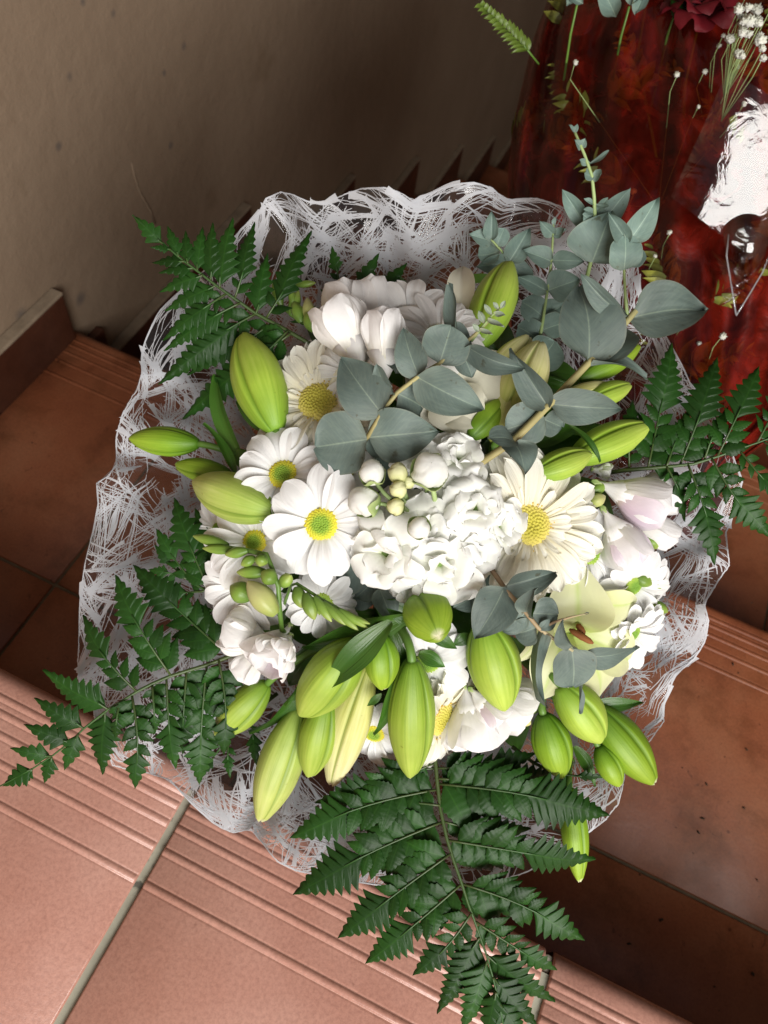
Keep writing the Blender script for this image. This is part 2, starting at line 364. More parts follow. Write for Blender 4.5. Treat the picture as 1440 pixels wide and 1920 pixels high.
def box_geo(x0, x1, y0, y1, z0, z1):
    v = [(x, y, z) for x in (x0, x1) for y in (y0, y1) for z in (z0, z1)]
    return v, [(0, 1, 3, 2), (4, 6, 7, 5), (0, 4, 5, 1), (2, 3, 7, 6), (0, 2, 6, 4), (1, 5, 7, 3)], [(0, 0)] * 8
def box(name, b, mat, parent, bevel=0.0, kind=None):
    v, f, _ = box_geo(*b); o = part(name, mesh(name, v, f, mat, smooth=False), parent, kind=kind)
    if bevel:
        bv = o.modifiers.new('bevel', 'BEVEL'); bv.width = bevel; bv.segments = 2
    return o
# landing
TW = .347 * S; GX = -.1535 * S; G = .0058
landing = box('landing_floor', (WX, XR, -1.6, Y1 - .014, -.16, -.0032), M['grout'], None, kind='structure')
xs = [GX + TW * k for k in range(-2, 8)]
for a in xs:
    x0, x1 = max(a, WX) + G / 2, min(a + TW, XR) - G / 2
    if x1 - x0 < .02: continue
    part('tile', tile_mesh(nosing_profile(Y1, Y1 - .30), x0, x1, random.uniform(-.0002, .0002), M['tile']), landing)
    for r in range(1, 4):
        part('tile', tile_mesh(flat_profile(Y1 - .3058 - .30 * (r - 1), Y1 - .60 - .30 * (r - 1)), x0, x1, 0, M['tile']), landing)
for a in xs[1:]: box('grout_joint', (a - G / 2 + .0002, a + G / 2 - .0002, Y1 - .0142, Y1 - .0032, -.027, -.0046), M['grout'], landing, .002)
box('riser', (WX, XR, Y1 - .02, Y1 - .0125, -RISE, -.028), M['tile_dark'], landing)
# steps going down
T2 = .36 * S; g2 = .0032
gx2 = (hit(112, 1083, -RISE).x + hit(21, 1200, -RISE).x) / 2
gy2 = (hit(150, 1113, -RISE).y + hit(1110, 1590, -RISE).y + hit(1440, 1755, -RISE).y) / 3
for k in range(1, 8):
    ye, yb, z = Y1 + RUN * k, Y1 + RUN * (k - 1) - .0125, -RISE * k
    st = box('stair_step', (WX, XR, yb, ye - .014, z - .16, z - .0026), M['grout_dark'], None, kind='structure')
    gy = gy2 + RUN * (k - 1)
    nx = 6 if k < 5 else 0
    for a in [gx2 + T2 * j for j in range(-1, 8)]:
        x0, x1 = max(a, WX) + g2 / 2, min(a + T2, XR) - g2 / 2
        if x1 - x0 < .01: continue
        part('tile', tile_mesh(nosing_profile(ye, gy + g2 / 2), x0, x1, z + random.uniform(-.0003, .0003), M['tile_shaded_dirty']), st)
        part('tile', tile_mesh(flat_profile(gy - g2 / 2, yb), x0, x1, z + random.uniform(-.0003, .0003), M['tile_shaded_dirty']), st)
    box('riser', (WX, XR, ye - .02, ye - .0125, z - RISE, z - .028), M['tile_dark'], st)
# plastered wall, with its stepped skirting
wall = box('wall', (WX - .12, WX, -1.6, 4.2, -2.6, 2.2), M['plaster'], None, kind='structure')
nt = M['plaster'].node_tree                                              # blurred grey spots where plugs were filled
pr = [n for n in nt.nodes if n.type == 'BSDF_PRINCIPLED'][0]; src = pr.inputs['Base Color'].links[0].from_socket
geo = nt.nodes.new('ShaderNodeNewGeometry')
wob = nt.nodes.new('ShaderNodeTexNoise'); wob.inputs['Scale'].default_value = 120
for (px, py, rr) in ((213, 25, .007), (130, 143, .008), (345, 87, .0065), (308, 137, .0055), (110, 275, .0065), (320, 273, .006), (155, 3, .006), (75, 610, .012), (40, 590, .012), (150, 560, .012), (20, 650, .014)):
    c = hit_wall(px, py, WX)
    vm = nt.nodes.new('ShaderNodeVectorMath'); vm.operation = 'DISTANCE'; nt.links.new(geo.outputs['Position'], vm.inputs[0]); vm.inputs[1].default_value = c
    d = math_n(nt, 'ADD', math_n(nt, 'DIVIDE', vm.outputs['Value'], rr), math_n(nt, 'MULTIPLY', math_n(nt, 'SUBTRACT', wob.outputs['Fac'], .5), 1.2))
    src = mixc(nt, math_n(nt, 'MULTIPLY', ramp(nt, [(.2, (1, 1, 1)), (.95, (0, 0, 0))], d), .62), src, (.085, .075, .072))
nt.links.new(src, pr.inputs['Base Color'])
drip = [hit_wall(*q, WX + .0006) for q in ((247, 305), (252, 330), (262, 360), (272, 378), (282, 395), (292, 420))]
part('paint_run', tube('paint_run', drip, [.0006, .0011, .0013, .0015, .0013, .0008], M['plaster'], 6), wall)
SKH, SKP = .0615, .015
for k in range(1, 8):
    SKH = .068 if k == 1 else .112
    ya, yb, z = Y1 + RUN * (k - 1) - .012, Y1 + RUN * k - .014, -RISE * k
    box('skirting_tile', (WX, WX + SKP, ya, yb, z + .0005, z + SKH), M['tile_dark'], wall, .0015)
    box('mortar_cap', (WX, WX + SKP + .001, ya - .001, yb + .001, z + SKH + .0003, z + SKH + .005), M['mortar'], wall, .002)
    box('skirting_tile', (WX, WX + SKP - .003, yb + .002, yb + .050, z - RISE + .118, z - .029), M['tile_dark'], wall, .0015)

# ------------------------------------------------------------------ the white web wrap
M['web'] = None
m, nt, out = new_mat('white_web_print')
p = N(nt, 'ShaderNodeBsdfPrincipled', Roughness=.55); p.inputs['Base Color'].default_value = (.66, .67, .70, 1); p.inputs['Specular IOR Level'].default_value = .3
tr = nt.nodes.new('ShaderNodeBsdfTranslucent'); tr.inputs[0].default_value = (.72, .73, .78, 1)
mx = nt.nodes.new('ShaderNodeMixShader'); mx.inputs[0].default_value = .35
nt.links.new(p.outputs[0], mx.inputs[1]); nt.links.new(tr.outputs[0], mx.inputs[2]); nt.links.new(mx.outputs[0], out.inputs[0]); M['web'] = m
def film(name, haze, gloss, tint=(1, 1, 1), bump=.3, bscale=60, rough=.06):
    m, nt, out = new_mat(name)
    geo = nt.nodes.new('ShaderNodeNewGeometry')
    nb = bump_n(nt, noise_n(nt, bscale, 4, geo.outputs['Position'], .5, 1.0), bump, .004)
    t = nt.nodes.new('ShaderNodeBsdfTransparent'); t.inputs[0].default_value = (*tint, 1)
    d = nt.nodes.new('ShaderNodeBsdfDiffuse'); d.inputs[0].default_value = (.8, .8, .84, 1)
    g = nt.nodes.new('ShaderNodeBsdfGlossy'); g.inputs['Roughness'].default_value = rough; nt.links.new(nb, g.inputs['Normal'])
    a = nt.nodes.new('ShaderNodeMixShader'); a.inputs[0].default_value = haze
    nt.links.new(t.outputs[0], a.inputs[1]); nt.links.new(d.outputs[0], a.inputs[2])
    fr = nt.nodes.new('ShaderNodeFresnel'); fr.inputs[0].default_value = 1.45; nt.links.new(nb, fr.inputs['Normal'])
    b = nt.nodes.new('ShaderNodeMixShader'); nt.links.new(math_n(nt, 'MULTIPLY', fr.outputs[0], gloss, True), b.inputs[0])
    nt.links.new(a.outputs[0], b.inputs[1]); nt.links.new(g.outputs[0], b.inputs[2]); nt.links.new(b.outputs[0], out.inputs[0]); return m
M['film'] = film('clear_film', .018, 1.0)
EDGE = [(470, 402), (482, 378), (515, 362), (545, 364), (580, 376), (612, 380), (640, 366), (680, 352), (735, 350), (770, 362), (790, 377), (815, 366), (850, 346), (885, 340), (915, 350), (940, 374),
        (965, 370), (1005, 370), (1045, 382), (1090, 408), (1130, 440), (1175, 455), (1203, 490), (1208, 540), (1212, 590), (1250, 630), (1283, 690), (1300, 730), (1345, 742), (1350, 790), (1375, 850), (1392, 900),
        (1382, 935), (1362, 990), (1368, 1070), (1335, 1120), (1318, 1142), (1328, 1170), (1322, 1205), (1296, 1245), (1262, 1272), (1246, 1320), (1252, 1345), (1225, 1385), (1180, 1400), (1172, 1460), (1160, 1510), (1140, 1535),
        (1060, 1590), (980, 1640), (880, 1668), (800, 1668), (720, 1660), (640, 1648), (590, 1640), (548, 1632), (515, 1615), (490, 1580), (462, 1552), (425, 1556), (390, 1538), (355, 1505), (325, 1470), (290, 1460), (240, 1448), (212, 1440),
        (195, 1390), (178, 1330), (150, 1290), (140, 1230), (143, 1170), (152, 1090), (158, 1040), (175, 985), (182, 950), (177, 918), (200, 905), (215, 880), (216, 820), (228, 775), (252, 735), (270, 690), (276, 640), (300, 580), (335, 548), (390, 500), (430, 448)]
CX0, CY0 = 740.0, 1000.0
ea = np.array([[math.atan2(y - CY0, x - CX0), math.hypot(x - CX0, y - CY0)] for x, y in EDGE]); ea = ea[np.argsort(ea[:, 0])]
EA = np.concatenate([ea[-1:, 0] - 2 * np.pi, ea[:, 0], ea[:1, 0] + 2 * np.pi]); ER = np.concatenate([ea[-1:, 1], ea[:, 1], ea[:1, 1]])
nR, nU, nF, nE = (np.array(q[:]) for q in (RIGHT, UP, FWD, EYE))
def edge_r(th): return np.interp((th + np.pi) % (2 * np.pi) - np.pi, EA, ER)
def sheet(th, v):
    R = edge_r(th)
    vv = np.clip(v, 0, 1)
    Rs = np.interp(vv, [0, 1], [0, 1])
    soft = sum(edge_r(th + o) for o in (-.16, -.08, 0, .08, .16)) / 5
    Rm = soft + (R - soft) * vv ** 3
    rad = 58 + (Rm - 58) * vv ** .85
    tw = .05 * np.sin(7 * th + 3 * vv) * vv + .03 * np.sin(19 * th + 1.7) * vv
    dE = .456 + .018 * np.clip(-np.sin(th), 0, 1) + .004 * np.sin(4 * th)
    left = np.clip(-np.cos(th), 0, 1) ** 2
    d = dE + (.60 - dE) * (1 - vv) ** (1.25 - .35 * left)
    d = d + vv * (.008 * np.sin(11 * th + 2.2 * vv) + .005 * np.sin(23 * th + 1 - 3 * vv)) + .004 * np.sin(31 * th + 9 * vv) * vv
    x = CX0 + rad * np.cos(th + tw * .35); y = CY0 + rad * np.sin(th + tw * .35)
    return nE + d[..., None] * (nF + ((x - 720) / F)[..., None] * nR + ((960 - y) / F)[..., None] * nU)
def sheet_n(th, v):
    e = 1e-3
    n = np.cross(sheet(th + e, v) - sheet(th - e, v), sheet(th, v + e * 5) - sheet(th, v - e * 5))
    n /= np.linalg.norm(n, axis=-1, keepdims=True) + 1e-12
    return n
root = thing('flower_wrap', hit(740, 1000, -RISE), 'frilled clear wrap printed with a tangled white web, flaring round the white bouquet', 'flower wrap')
NT_, NV_ = 420, 36
th = np.linspace(-np.pi, np.pi, NT_, endpoint=False); vs = np.linspace(0.0, 1, NV_)
TH, VS = np.meshgrid(th, vs, indexing='ij')
pts = sheet(TH, VS).reshape(-1, 3)
fc = [(i * NV_ + j, ((i + 1) % NT_) * NV_ + j, ((i + 1) % NT_) * NV_ + j + 1, i * NV_ + j + 1) for i in range(NT_) for j in range(NV_ - 1)]
foot = np.array(hit(740, 1000, -RISE)[:]); nb_ = len(pts)                # the gathered tail, down to the step
tail = []
for i in range(NT_):
    a = pts[i * NV_]; c = nE + .60 * (nF + (CX0 - 720) / F * nR + (960 - CY0) / F * nU)
    off = (a - c) * (1.3 + .15 * math.sin(9 * th[i])); off[2] = 0
    tail.append(foot + off * 1.2 + np.array([0, 0, .002]))
pts = np.vstack([pts, np.array(tail)])
fc += [(nb_ + i, nb_ + (i + 1) % NT_, ((i + 1) % NT_) * NV_, i * NV_) for i in range(NT_)]
part('film', mesh('film', pts, fc, M['film']), root)
# web: straight threads bursting from knots and running in bands
rr = np.random.RandomState(3)
RM_, LM_ = .15, .155
st = []
for i in range(1250):                                                       # bundles of nearly parallel threads, thrown every way
    ka, kv = rr.uniform(-np.pi, np.pi), rr.uniform(.22, 1.0); main = rr.uniform(-np.pi, np.pi); L0 = rr.uniform(.014, .050)
    w0, w1 = rr.uniform(.0004, .0030), rr.choice([.0006, .0020, .0050]) ; ca, sa = math.cos(main), math.sin(main)
    for _ in range(rr.randint(6, 15)):
        o0, o1 = rr.normal(0, w0), rr.normal(0, w1); q0, q1 = rr.uniform(-.15, .15) * L0, L0 * rr.uniform(.6, 1.15)
        st.append((ka + (ca * q0 - sa * o0) / RM_, kv + (sa * q0 + ca * o0) / LM_, ka + (ca * q1 - sa * o1) / RM_, kv + (sa * q1 + ca * o1) / LM_, rr.uniform(.00011, .00029) * (1.8 if rr.rand() < .10 else 1)))
    if rr.rand() < .34: st.append((ka, kv, ka + ca * L0 * .7 / RM_, kv + sa * L0 * .7 / LM_, rr.uniform(.0008, .0026)))
for i in range(420):                                                        # the cut edge
    a0 = -np.pi + 2 * np.pi * i / 420; st.append((a0, .996, a0 + 2 * np.pi / 420 * 1.15, .996, .00028))
st = np.array(st); NS_ = 9
tt = np.linspace(0, 1, NS_)
bow = rr.normal(0, .06, len(st))[:, None] * np.sin(np.pi * tt)[None]
dx, dy = st[:, 2] - st[:, 0], st[:, 3] - st[:, 1]
A = st[:, 0:1] + dx[:, None] * tt - bow * dy[:, None] * LM_ / RM_; B = np.clip(st[:, 1:2] + dy[:, None] * tt + bow * dx[:, None] * RM_ / LM_, .05, .998)
Pp = sheet(A, B); Nn = sheet_n(A, B)
Nn *= np.sign((Nn * -nF).sum(-1, keepdims=True)); 
Tg = np.gradient(Pp, axis=1); Tg /= np.linalg.norm(Tg, axis=-1, keepdims=True) + 1e-12
Wd = np.cross(Tg, Nn); wid = st[:, 4][:, None] * (.45 + .9 * np.sin(np.pi * np.clip(tt, .06, .94)) ** .6)[None] 
wid = np.where(st[:, 4:5] > .0009, st[:, 4:5] * (.35 + .75 * (2 * np.abs(tt - .5)) ** 1.5)[None], wid)
off = (.00025 + .0002 * rr.rand(len(st)))[:, None, None]
V1 = Pp + Nn * off - Wd * wid[..., None]; V2 = Pp + Nn * off + Wd * wid[..., None]
VV = np.stack([V1, V2], 2).reshape(-1, 3)
base = np.arange(len(st))[:, None] * NS_ * 2 + np.arange(NS_ - 1)[None] * 2
FF = np.stack([base, base + 1, base + 3, base + 2], -1).reshape(-1, 4)
part('web_print', mesh('web_print', VV, FF.tolist(), M['web']), root, kind='stuff')
# ------------------------------------------------------------------ shapes shared by the plants
def blade(name, w, z, mat, nT=14, nS=6, yfn=None):
    def fn(s, t):
        y = t if yfn is None else yfn(s, t)
        return (s * w(t), y, z(s, t))
    v, f, uv = grid(nT, nS, fn); return mesh(name, v, f, mat, uv)
def prof(*pts):
    xs = [p[0] for p in pts]; ys = [p[1] for p in pts]
    def g(t):                                                   # smooth (Catmull-like) interpolation of half widths
        for i in range(len(xs) - 1):
            if t <= xs[i + 1] or i == len(xs) - 2:
                u = (t - xs[i]) / (xs[i + 1] - xs[i]); u = min(max(u, 0), 1)
                m0 = (ys[i + 1] - ys[i - 1]) / (xs[i + 1] - xs[i - 1]) if i > 0 else (ys[1] - ys[0]) / (xs[1] - xs[0])
                m1 = (ys[i + 2] - ys[i]) / (xs[i + 2] - xs[i]) if i + 2 < len(xs) else (ys[i + 1] - ys[i]) / (xs[i + 1] - xs[i])
                h = xs[i + 1] - xs[i]
                return max(.004, (2 * u ** 3 - 3 * u ** 2 + 1) * ys[i] + (u ** 3 - 2 * u ** 2 + u) * h * m0 + (-2 * u ** 3 + 3 * u ** 2) * ys[i + 1] + (u ** 3 - u ** 2) * h * m1)
    return g
# blades: half width 1 = half of the wanted width (x is scaled by width / 2)
w_daisy = prof((0, .34), (.18, .62), (.45, .95), (.7, 1.0), (.88, .76), (.96, .42), (1, .08))
def daisy_petal(k):
    r = random.Random(k); arch = r.uniform(.05, .20); tw = r.uniform(-.12, .12); cup = r.uniform(.05, .22)
    return blade('daisy_petal', w_daisy, lambda s, t: arch * math.sin(math.pi * t * .95) - .10 * t * t + cup * .35 * s * s * math.sin(math.pi * min(1, t + .1)) + .018 * math.cos(s * 7.5) * math.sin(math.pi * t) + tw * s * t * .35, M['daisy'], 14, 8,
                 lambda s, t: t - (.04 * (1 - abs(s)) ** 2 * max(0, (t - .8) / .2) if k % 2 else 0))
DAISY = [daisy_petal(k) for k in range(6)]
w_gerb = prof((0, .45), (.2, .62), (.5, .92), (.75, 1.0), (.92, .72), (1, .12))
def gerb_petal(k):
    r = random.Random(50 + k); arch = r.uniform(.05, .14); tw = r.uniform(-.2, .2)
    return blade('gerbera_petal', w_gerb, lambda s, t: arch * math.sin(math.pi * t) - .05 * t * t + .06 * s * s + .022 * math.cos(s * 9) * math.sin(math.pi * min(1, t * 1.1)) + tw * s * t * .3, M['gerbera'], 14, 8)
GERB = [gerb_petal(k) for k in range(5)]
def stock_petal(k):
    r = random.Random(90 + k); a, b, c = r.uniform(0, 6), r.uniform(0, 6), r.uniform(.10, .20)
    w = prof((0, .22), (.2, .45), (.5, .92), (.75, 1.0), (.92, .80), (1, .42))
    return blade('stock_petal', w, lambda s, t: .22 * math.sin(math.pi * t * .8) - .18 * t * t + c * t * t * math.sin(s * 3.4 + a) * .8 + .10 * t * math.sin(t * 8 + s * 2.2 + b) * .6, M['stock'], 14, 10,
                 lambda s, t: t * (1 - .10 * s * s) + .03 * t * t * math.sin(s * 9 + b))
STOCK = [stock_petal(k) for k in range(6)]
w_free = prof((0, .30), (.25, .62), (.55, .98), (.75, .98), (.92, .66), (1, .14))
def free_petal(k, mat):
    r = random.Random(130 + k)
    cup = r.uniform(.30, .45)
    return blade('freesia_petal', w_free, lambda s, t: cup * s * s * .5 * (.4 + .6 * math.sin(math.pi * min(1, t * .9 + .1))) + .10 * math.sin(math.pi * t) * (-1) + r.uniform(-.004, .004), mat, 14, 8)
FREE = [free_petal(k, M['freesia']) for k in range(4)]; FREEP = [free_petal(k, M['freesia_pink']) for k in range(4)]
w_lilyp = prof((0, .30), (.25, .75), (.5, 1.0), (.72, .82), (.9, .36), (1, .04))
def lily_petal(k, mat, rec):
    return blade('lily_petal', w_lilyp, lambda s, t: .17 * math.sin(math.pi * t * .9) - rec * t ** 3 + .10 * s * s * math.sin(math.pi * min(1, t + .1)) - .02 * math.exp(-(s / .12) ** 2) + .012 * math.sin(t * 13 + s * 3 + k) * abs(s), mat, 20, 10)
LILYP = [lily_petal(k, M['lily_petal'], .22 + .08 * k) for k in range(3)]; LILYW = [lily_petal(k, M['lily_petal_white'], .22 + .08 * k) for k in range(3)]
w_euc = prof((0, .20), (.06, .58), (.18, .93), (.35, 1.0), (.6, .82), (.82, .45), (.94, .17), (1, .02))
w_eucr = prof((0, .20), (.06, .60), (.2, .92), (.45, 1.0), (.72, .93), (.9, .60), (.97, .3), (1, .06))
w_eucn = prof((0, .15), (.1, .5), (.35, .95), (.55, 1.0), (.8, .66), (1, .03))
def euc_leaf(k, w, mat):
    r = random.Random(170 + k); a = r.uniform(0, 6); f = r.uniform(.03, .16); b = r.uniform(-.16, .16)
    return blade('eucalyptus_leaf', w, lambda s, t: f * abs(s) ** 1.3 + b * math.sin(math.pi * t) + .060 * math.sin(4 * t + a) * s + .014 * math.sin(9 * t + 2 * a) * abs(s) - .012 * math.exp(-(s / .06) ** 2), mat, 18, 12,
                 lambda s, t: t + .02 * s * math.sin(a))
EUC = {k: [euc_leaf(i + 7 * j, w, M['euc']) for i in range(3)] for j, (k, w) in enumerate((('o', w_euc), ('r', w_eucr), ('n', w_eucn)))}
EUCB = {k: [euc_leaf(40 + i + 7 * j, w, M['euc_blue']) for i in range(3)] for j, (k, w) in enumerate((('o', w_euc), ('r', w_eucr), ('n', w_eucn)))}
EUCT = {k: [euc_leaf(80 + i + 7 * j, w, M['euc_tip']) for i in range(2)] for j, (k, w) in enumerate((('o', w_euc), ('r', w_eucr), ('n', w_eucn)))}
w_lleaf = prof((0, .25), (.12, .62), (.35, 1.0), (.6, .86), (.85, .38), (1, .02))
def lily_leaf(k):
    r = random.Random(210 + k); b = r.uniform(.05, .16); a = r.uniform(0, 6)
    return blade('lily_leaf', w_lleaf, lambda s, t: b * math.sin(math.pi * t) - .12 * t * t + .05 * abs(s) + .02 * math.sin(6 * t + a) * s, M['lily_leaf'], 16, 6)
LLEAF = [lily_leaf(k) for k in range(4)]
def saw(x): x = x % 1.0; return x / .72 if x < .72 else (1 - x) / .28
w_fl = prof((0, .10), (.10, .55), (.28, 1.0), (.5, .86), (.75, .50), (.9, .22), (1, .02))
def fern_leaflet(k):
    r = random.Random(250 + k); nt_ = r.choice((6, 7, 8)); c = r.uniform(.03, .12); ph = r.random()
    def w(t): return w_fl(t) * (1 + .20 * (saw(t * nt_ + ph) - .5) * min(1, t * 3.5))
    return blade('fern_leaflet', w, lambda s, t: -c * s * s * .8 + .07 * math.sin(math.pi * t) - .10 * t * t - .015 * math.exp(-(s / .15) ** 2) + .004 * math.sin(t * nt_ * 6.28) * abs(s), M['fern'], 32, 4, lambda s, t: t + .05 * abs(s) * w_fl(t))
FLEAF = [fern_leaflet(k) for k in range(6)]
def fern_tip(k, nl):
    r = random.Random(290 + k)
    wt = prof((0, .35), (.07, .92), (.2, 1.0), (.5, .74), (.8, .36), (1, .02))
    def w(t): return wt(t) * (.60 + .62 * saw(t * nl) ** .7 * (1 - .55 * t))
    return blade('fern_tip', w, lambda s, t: -.05 * s * s + .05 * math.sin(math.pi * t) - .08 * t * t - .02 * math.exp(-(s / .12) ** 2) + .008 * math.sin(t * nl * 6.28) * abs(s), M['fern'], 108, 4, lambda s, t: t + .17 * abs(s) ** 1.5 * wt(t) * (1 - t))
FTIP = {n: fern_tip(n, n) for n in (4, 5, 6, 7, 8, 10)}

# lily buds: three outer petals that overlap along three seams
def lily_bud(k, mat, open_=0.0):
    r = random.Random(330 + k); bend = r.uniform(-.05, .05); bx = r.uniform(-.03, .03)
    pr_ = prof((0, .30), (.06, .50), (.18, .76), (.36, .97), (.5, 1.0), (.66, .92), (.82, .68), (.93, .42), (.975, .27), (1, .10))
    def fn(s, t):
        th = 2 * math.pi * s
        fr = (s * 3) % 1.0; ds = abs(fr - .5)                      # seams at .5, midribs at 0 / 1
        seam = math.exp(-(ds / .045) ** 2) * (.35 + .65 * math.sin(math.pi * min(1, t * 1.02 + .02)) )
        lap = .035 * (1 if fr > .5 else -1) * math.exp(-((ds) / .16) ** 2) * math.sin(math.pi * t)
        rib = .035 * math.exp(-((.5 - ds) / .10) ** 2) * math.sin(math.pi * t)
        rad = pr_(t) * (1 + .045 * math.cos(3 * th) - .105 * seam + lap + rib)
        y = t + .012 * math.cos(3 * th) * max(0, t - .9) * 10
        return (rad * math.cos(th) + bend * 2 * math.sin(math.pi * t), y, rad * math.sin(th) + bx * math.sin(math.pi * t))
    v, f, uv = grid(30, 72, fn, wrap=True)
    n = len(v); v.append((0, 1.004, 0)); uv.append((0, 1)); v.append((0, -.004, 0)); uv.append((0, 0))
    for j in range(72):
        f.append((30 * 72 + j, 30 * 72 + (j + 1) % 72, n)); f.append(((j + 1) % 72, j, n + 1))
    return mesh('lily_bud', v, f, mat, uv)
BUDS = {m_: [lily_bud(10 * i + j, M[m_]) for j in range(3)] for i, m_ in enumerate(('bud', 'bud_dark', 'bud_pale', 'bud_yellow'))}
def small_bud(k, mat):
    pr_ = prof((0, .35), (.1, .62), (.4, 1.0), (.65, .92), (.88, .5), (1, .10))
    r = random.Random(400 + k); tw = r.uniform(-.5, .5)
    def fn(s, t):
        th = 2 * math.pi * s; fr = (s * 3 + tw * t) % 1
        rad = pr_(t) * (1 - .10 * math.exp(-((fr - .5) / .08) ** 2))
        return (rad * math.cos(th), t, rad * math.sin(th))
    v, f, uv = grid(12, 24, fn, wrap=True); return mesh('freesia_bud', v, f, mat, uv)
FBUD = [small_bud(k, M['freesia_bud']) for k in range(2)] + [small_bud(2, M['freesia_bud_pale'])]
def round_bud(k, mat, name='stock_bud'):                                 # overlapping petals wound round a ball
    r = random.Random(430 + k); a = r.uniform(0, 6)
    def fn(s, t):
        th = 2 * math.pi * s; ph = math.pi * t
        fr = (s * 3 + .9 * t + .06 * math.sin(7 * t + a)) % 1
        rad = (1 + .20 * (fr - .6) + .02 * math.sin(5 * th + a)) * (.02 + .98 * math.sin(ph) ** .75 if 0 < t < 1 else .02)
        return (rad * math.cos(th), (1 - math.cos(ph)) / 2, rad * math.sin(th))
    v, f, uv = grid(20, 40, fn, wrap=True); return mesh(name, v, f, mat, uv)
SBUD = [round_bud(k, M['stock']) for k in range(3)]
M['stock_young'] = plant_mat('young_stock_bud', [(0, (.34, .42, .12)), (.5, (.60, .62, .28)), (1, (.70, .70, .42))], rough=.55, trans=.15, lines=5, line_str=.3)
SBUDY = [round_bud(5 + k, M['stock_young']) for k in range(2)]
M['calyx'] = plant_mat('calyx', [(0, (.14, .24, .05)), (1, (.36, .44, .18))], rough=.6, trans=.1)
def calyx_mesh():
    def fn(s, t):
        th = 2 * math.pi * s; rad = .35 + .70 * math.sin(min(1, t * 1.1) * math.pi / 2)
        return (rad * math.cos(th), t * (.55 + .22 * math.cos(4 * th)), rad * math.sin(th))
    v, f, uv = grid(6, 24, fn, wrap=True); return mesh('calyx', v, f, M['calyx'], uv)
CALYX = calyx_mesh()
def disc_mesh(mat, ridge=.5):
    cen = [(math.sqrt((i + .5) / 150.0), i * 2.39996) for i in range(150)]
    cx = np.array([r * math.cos(a) for r, a in cen]); cy = np.array([r * math.sin(a) for r, a in cen])
    def fn(s, t):
        r = t; a = 2 * math.pi * s; x, y = r * math.cos(a), r * math.sin(a)
        d = np.min(np.hypot(cx - x, cy - y)); rg = 1 + .06 * math.sin(24 * a) * t ** 4
        h = .42 * math.sqrt(max(0, 1 - (t * .97) ** 2)) - .10 * math.exp(-(t / .25) ** 2) + .09 * max(0, 1 - (d / .075) ** 2)
        return (x * rg, y * rg, h)
    v, f, uv = grid(34, 110, fn, wrap=True); return mesh('disc', v, f, mat, uv)
DISC, DISCG, DISCB = disc_mesh(M['disc']), disc_mesh(M['disc_green']), disc_mesh(M['disc_gerbera'])

NECK = P(740, 1000, .60)
def stem_to_neck(root, c, n, rad, mat, name='stem', back=.02):
    jit = Vector((random.uniform(-.012, .012), random.uniform(-.012, .012), 0))
    p1 = c - n * .05 if n.dot(c - NECK) > 0 else c + (NECK - c) * .3
    part(name, tube('stem', bez(c - n * back * .1, p1, NECK + jit, 10), rad, mat, 6), root)

# ------------------------------------------------------------------ daisies and gerberas
def ring(root, meshes, c, n, R, width, count, r0, lift, spin, jit=.08, bottom=0.0, kind='petal'):
    fm = facing_matrix(c, n, spin)
    X, Y, Z = (Vector((fm[0][i], fm[1][i], fm[2][i])) for i in range(3))
    for k in range(count):
        a = 2 * math.pi * k / count + random.uniform(-jit, jit) * 2
        L = R * random.uniform(.90, 1.06) - r0; e = lift + random.uniform(-.13, .13)
        rd = math.cos(a) * X + math.sin(a) * Y
        b = c + rd * r0 * .85 + Z * bottom
        tip = b + (rd * math.cos(e) + Z * math.sin(e)) * L
        part(kind, random.choice(meshes), root, frame(b, tip, width * random.uniform(.88, 1.1) / 2, random.uniform(-14, 14), nrm=Z))
def daisy(px, py, Rpx, face, dz, label, dpx=27, count=14, layers=1, lift=.10, disc=None, wpx=40, spin=0.0):
    k = pxm(px, py); c = Q(px, py, dz); n = dirv(*face)
    t = thing('white_daisy', c, label, 'daisy', 'white daisies in the bouquet')
    ring(t, DAISY, c, n, Rpx * k, wpx * k, count, dpx * k * .8, lift, spin, bottom=-.0005)
    if layers > 1: ring(t, DAISY, c, n, Rpx * k * 1.0, wpx * k, count - 2, dpx * k * .8, lift - .22, spin + .22, bottom=-.0025)
    part('disc', disc or DISC, t, facing_matrix(c - n * .0005, n, spin, dpx * k))
    part('calyx', CALYX, t, frame(c - n * .011, c + n * .0, dpx * k * .7, nrm=UP, zs=dpx * k * .7))
    stem_to_neck(t, c - n * .009, n, .0014, M['stem'])
    return t
daisy(602, 983, 110, (.02, -.10, 1), .016, 'large white daisy facing straight out, green and yellow eye, just beside the stock buds', 30, 13, 1, .06, wpx=50, spin=.25)
daisy(531, 890, 96, (-.10, .24, 1), .013, 'white daisy with green and yellow eye, above the largest daisy and beside the pale bud', 27, 12, 1, .12, wpx=50, spin=.1)
daisy(478, 1017, 112, (-.30, .05, .95), .006, 'white daisy half hidden under the largest daisy, stray petals reaching out over the wrap', 24, 12, 1, .1, wpx=46, spin=.5)
daisy(408, 992, 78, (-.45, .10, .85), -.006, 'white daisy low under the pale lily bud, a few loose petals pointing at the wrap', 13, 9, 1, .0, DISCG, wpx=34)
daisy(455, 1100, 96, (-.35, -.22, .9), .002, 'white daisy with layered petals behind the zigzag of green freesia buds', 24, 15, 2, .15, wpx=38)
daisy(603, 1132, 74, (.05, -.20, .95), -.004, 'small white daisy under the slanting green freesia bud spike', 22, 15, 2, .1, DISCG, wpx=28)
daisy(642, 885, 82, (.35, .25, .85), -.002, 'white daisy peeping out between the largest daisy and a round eucalyptus leaf', 22, 13, 1, .1, wpx=44)
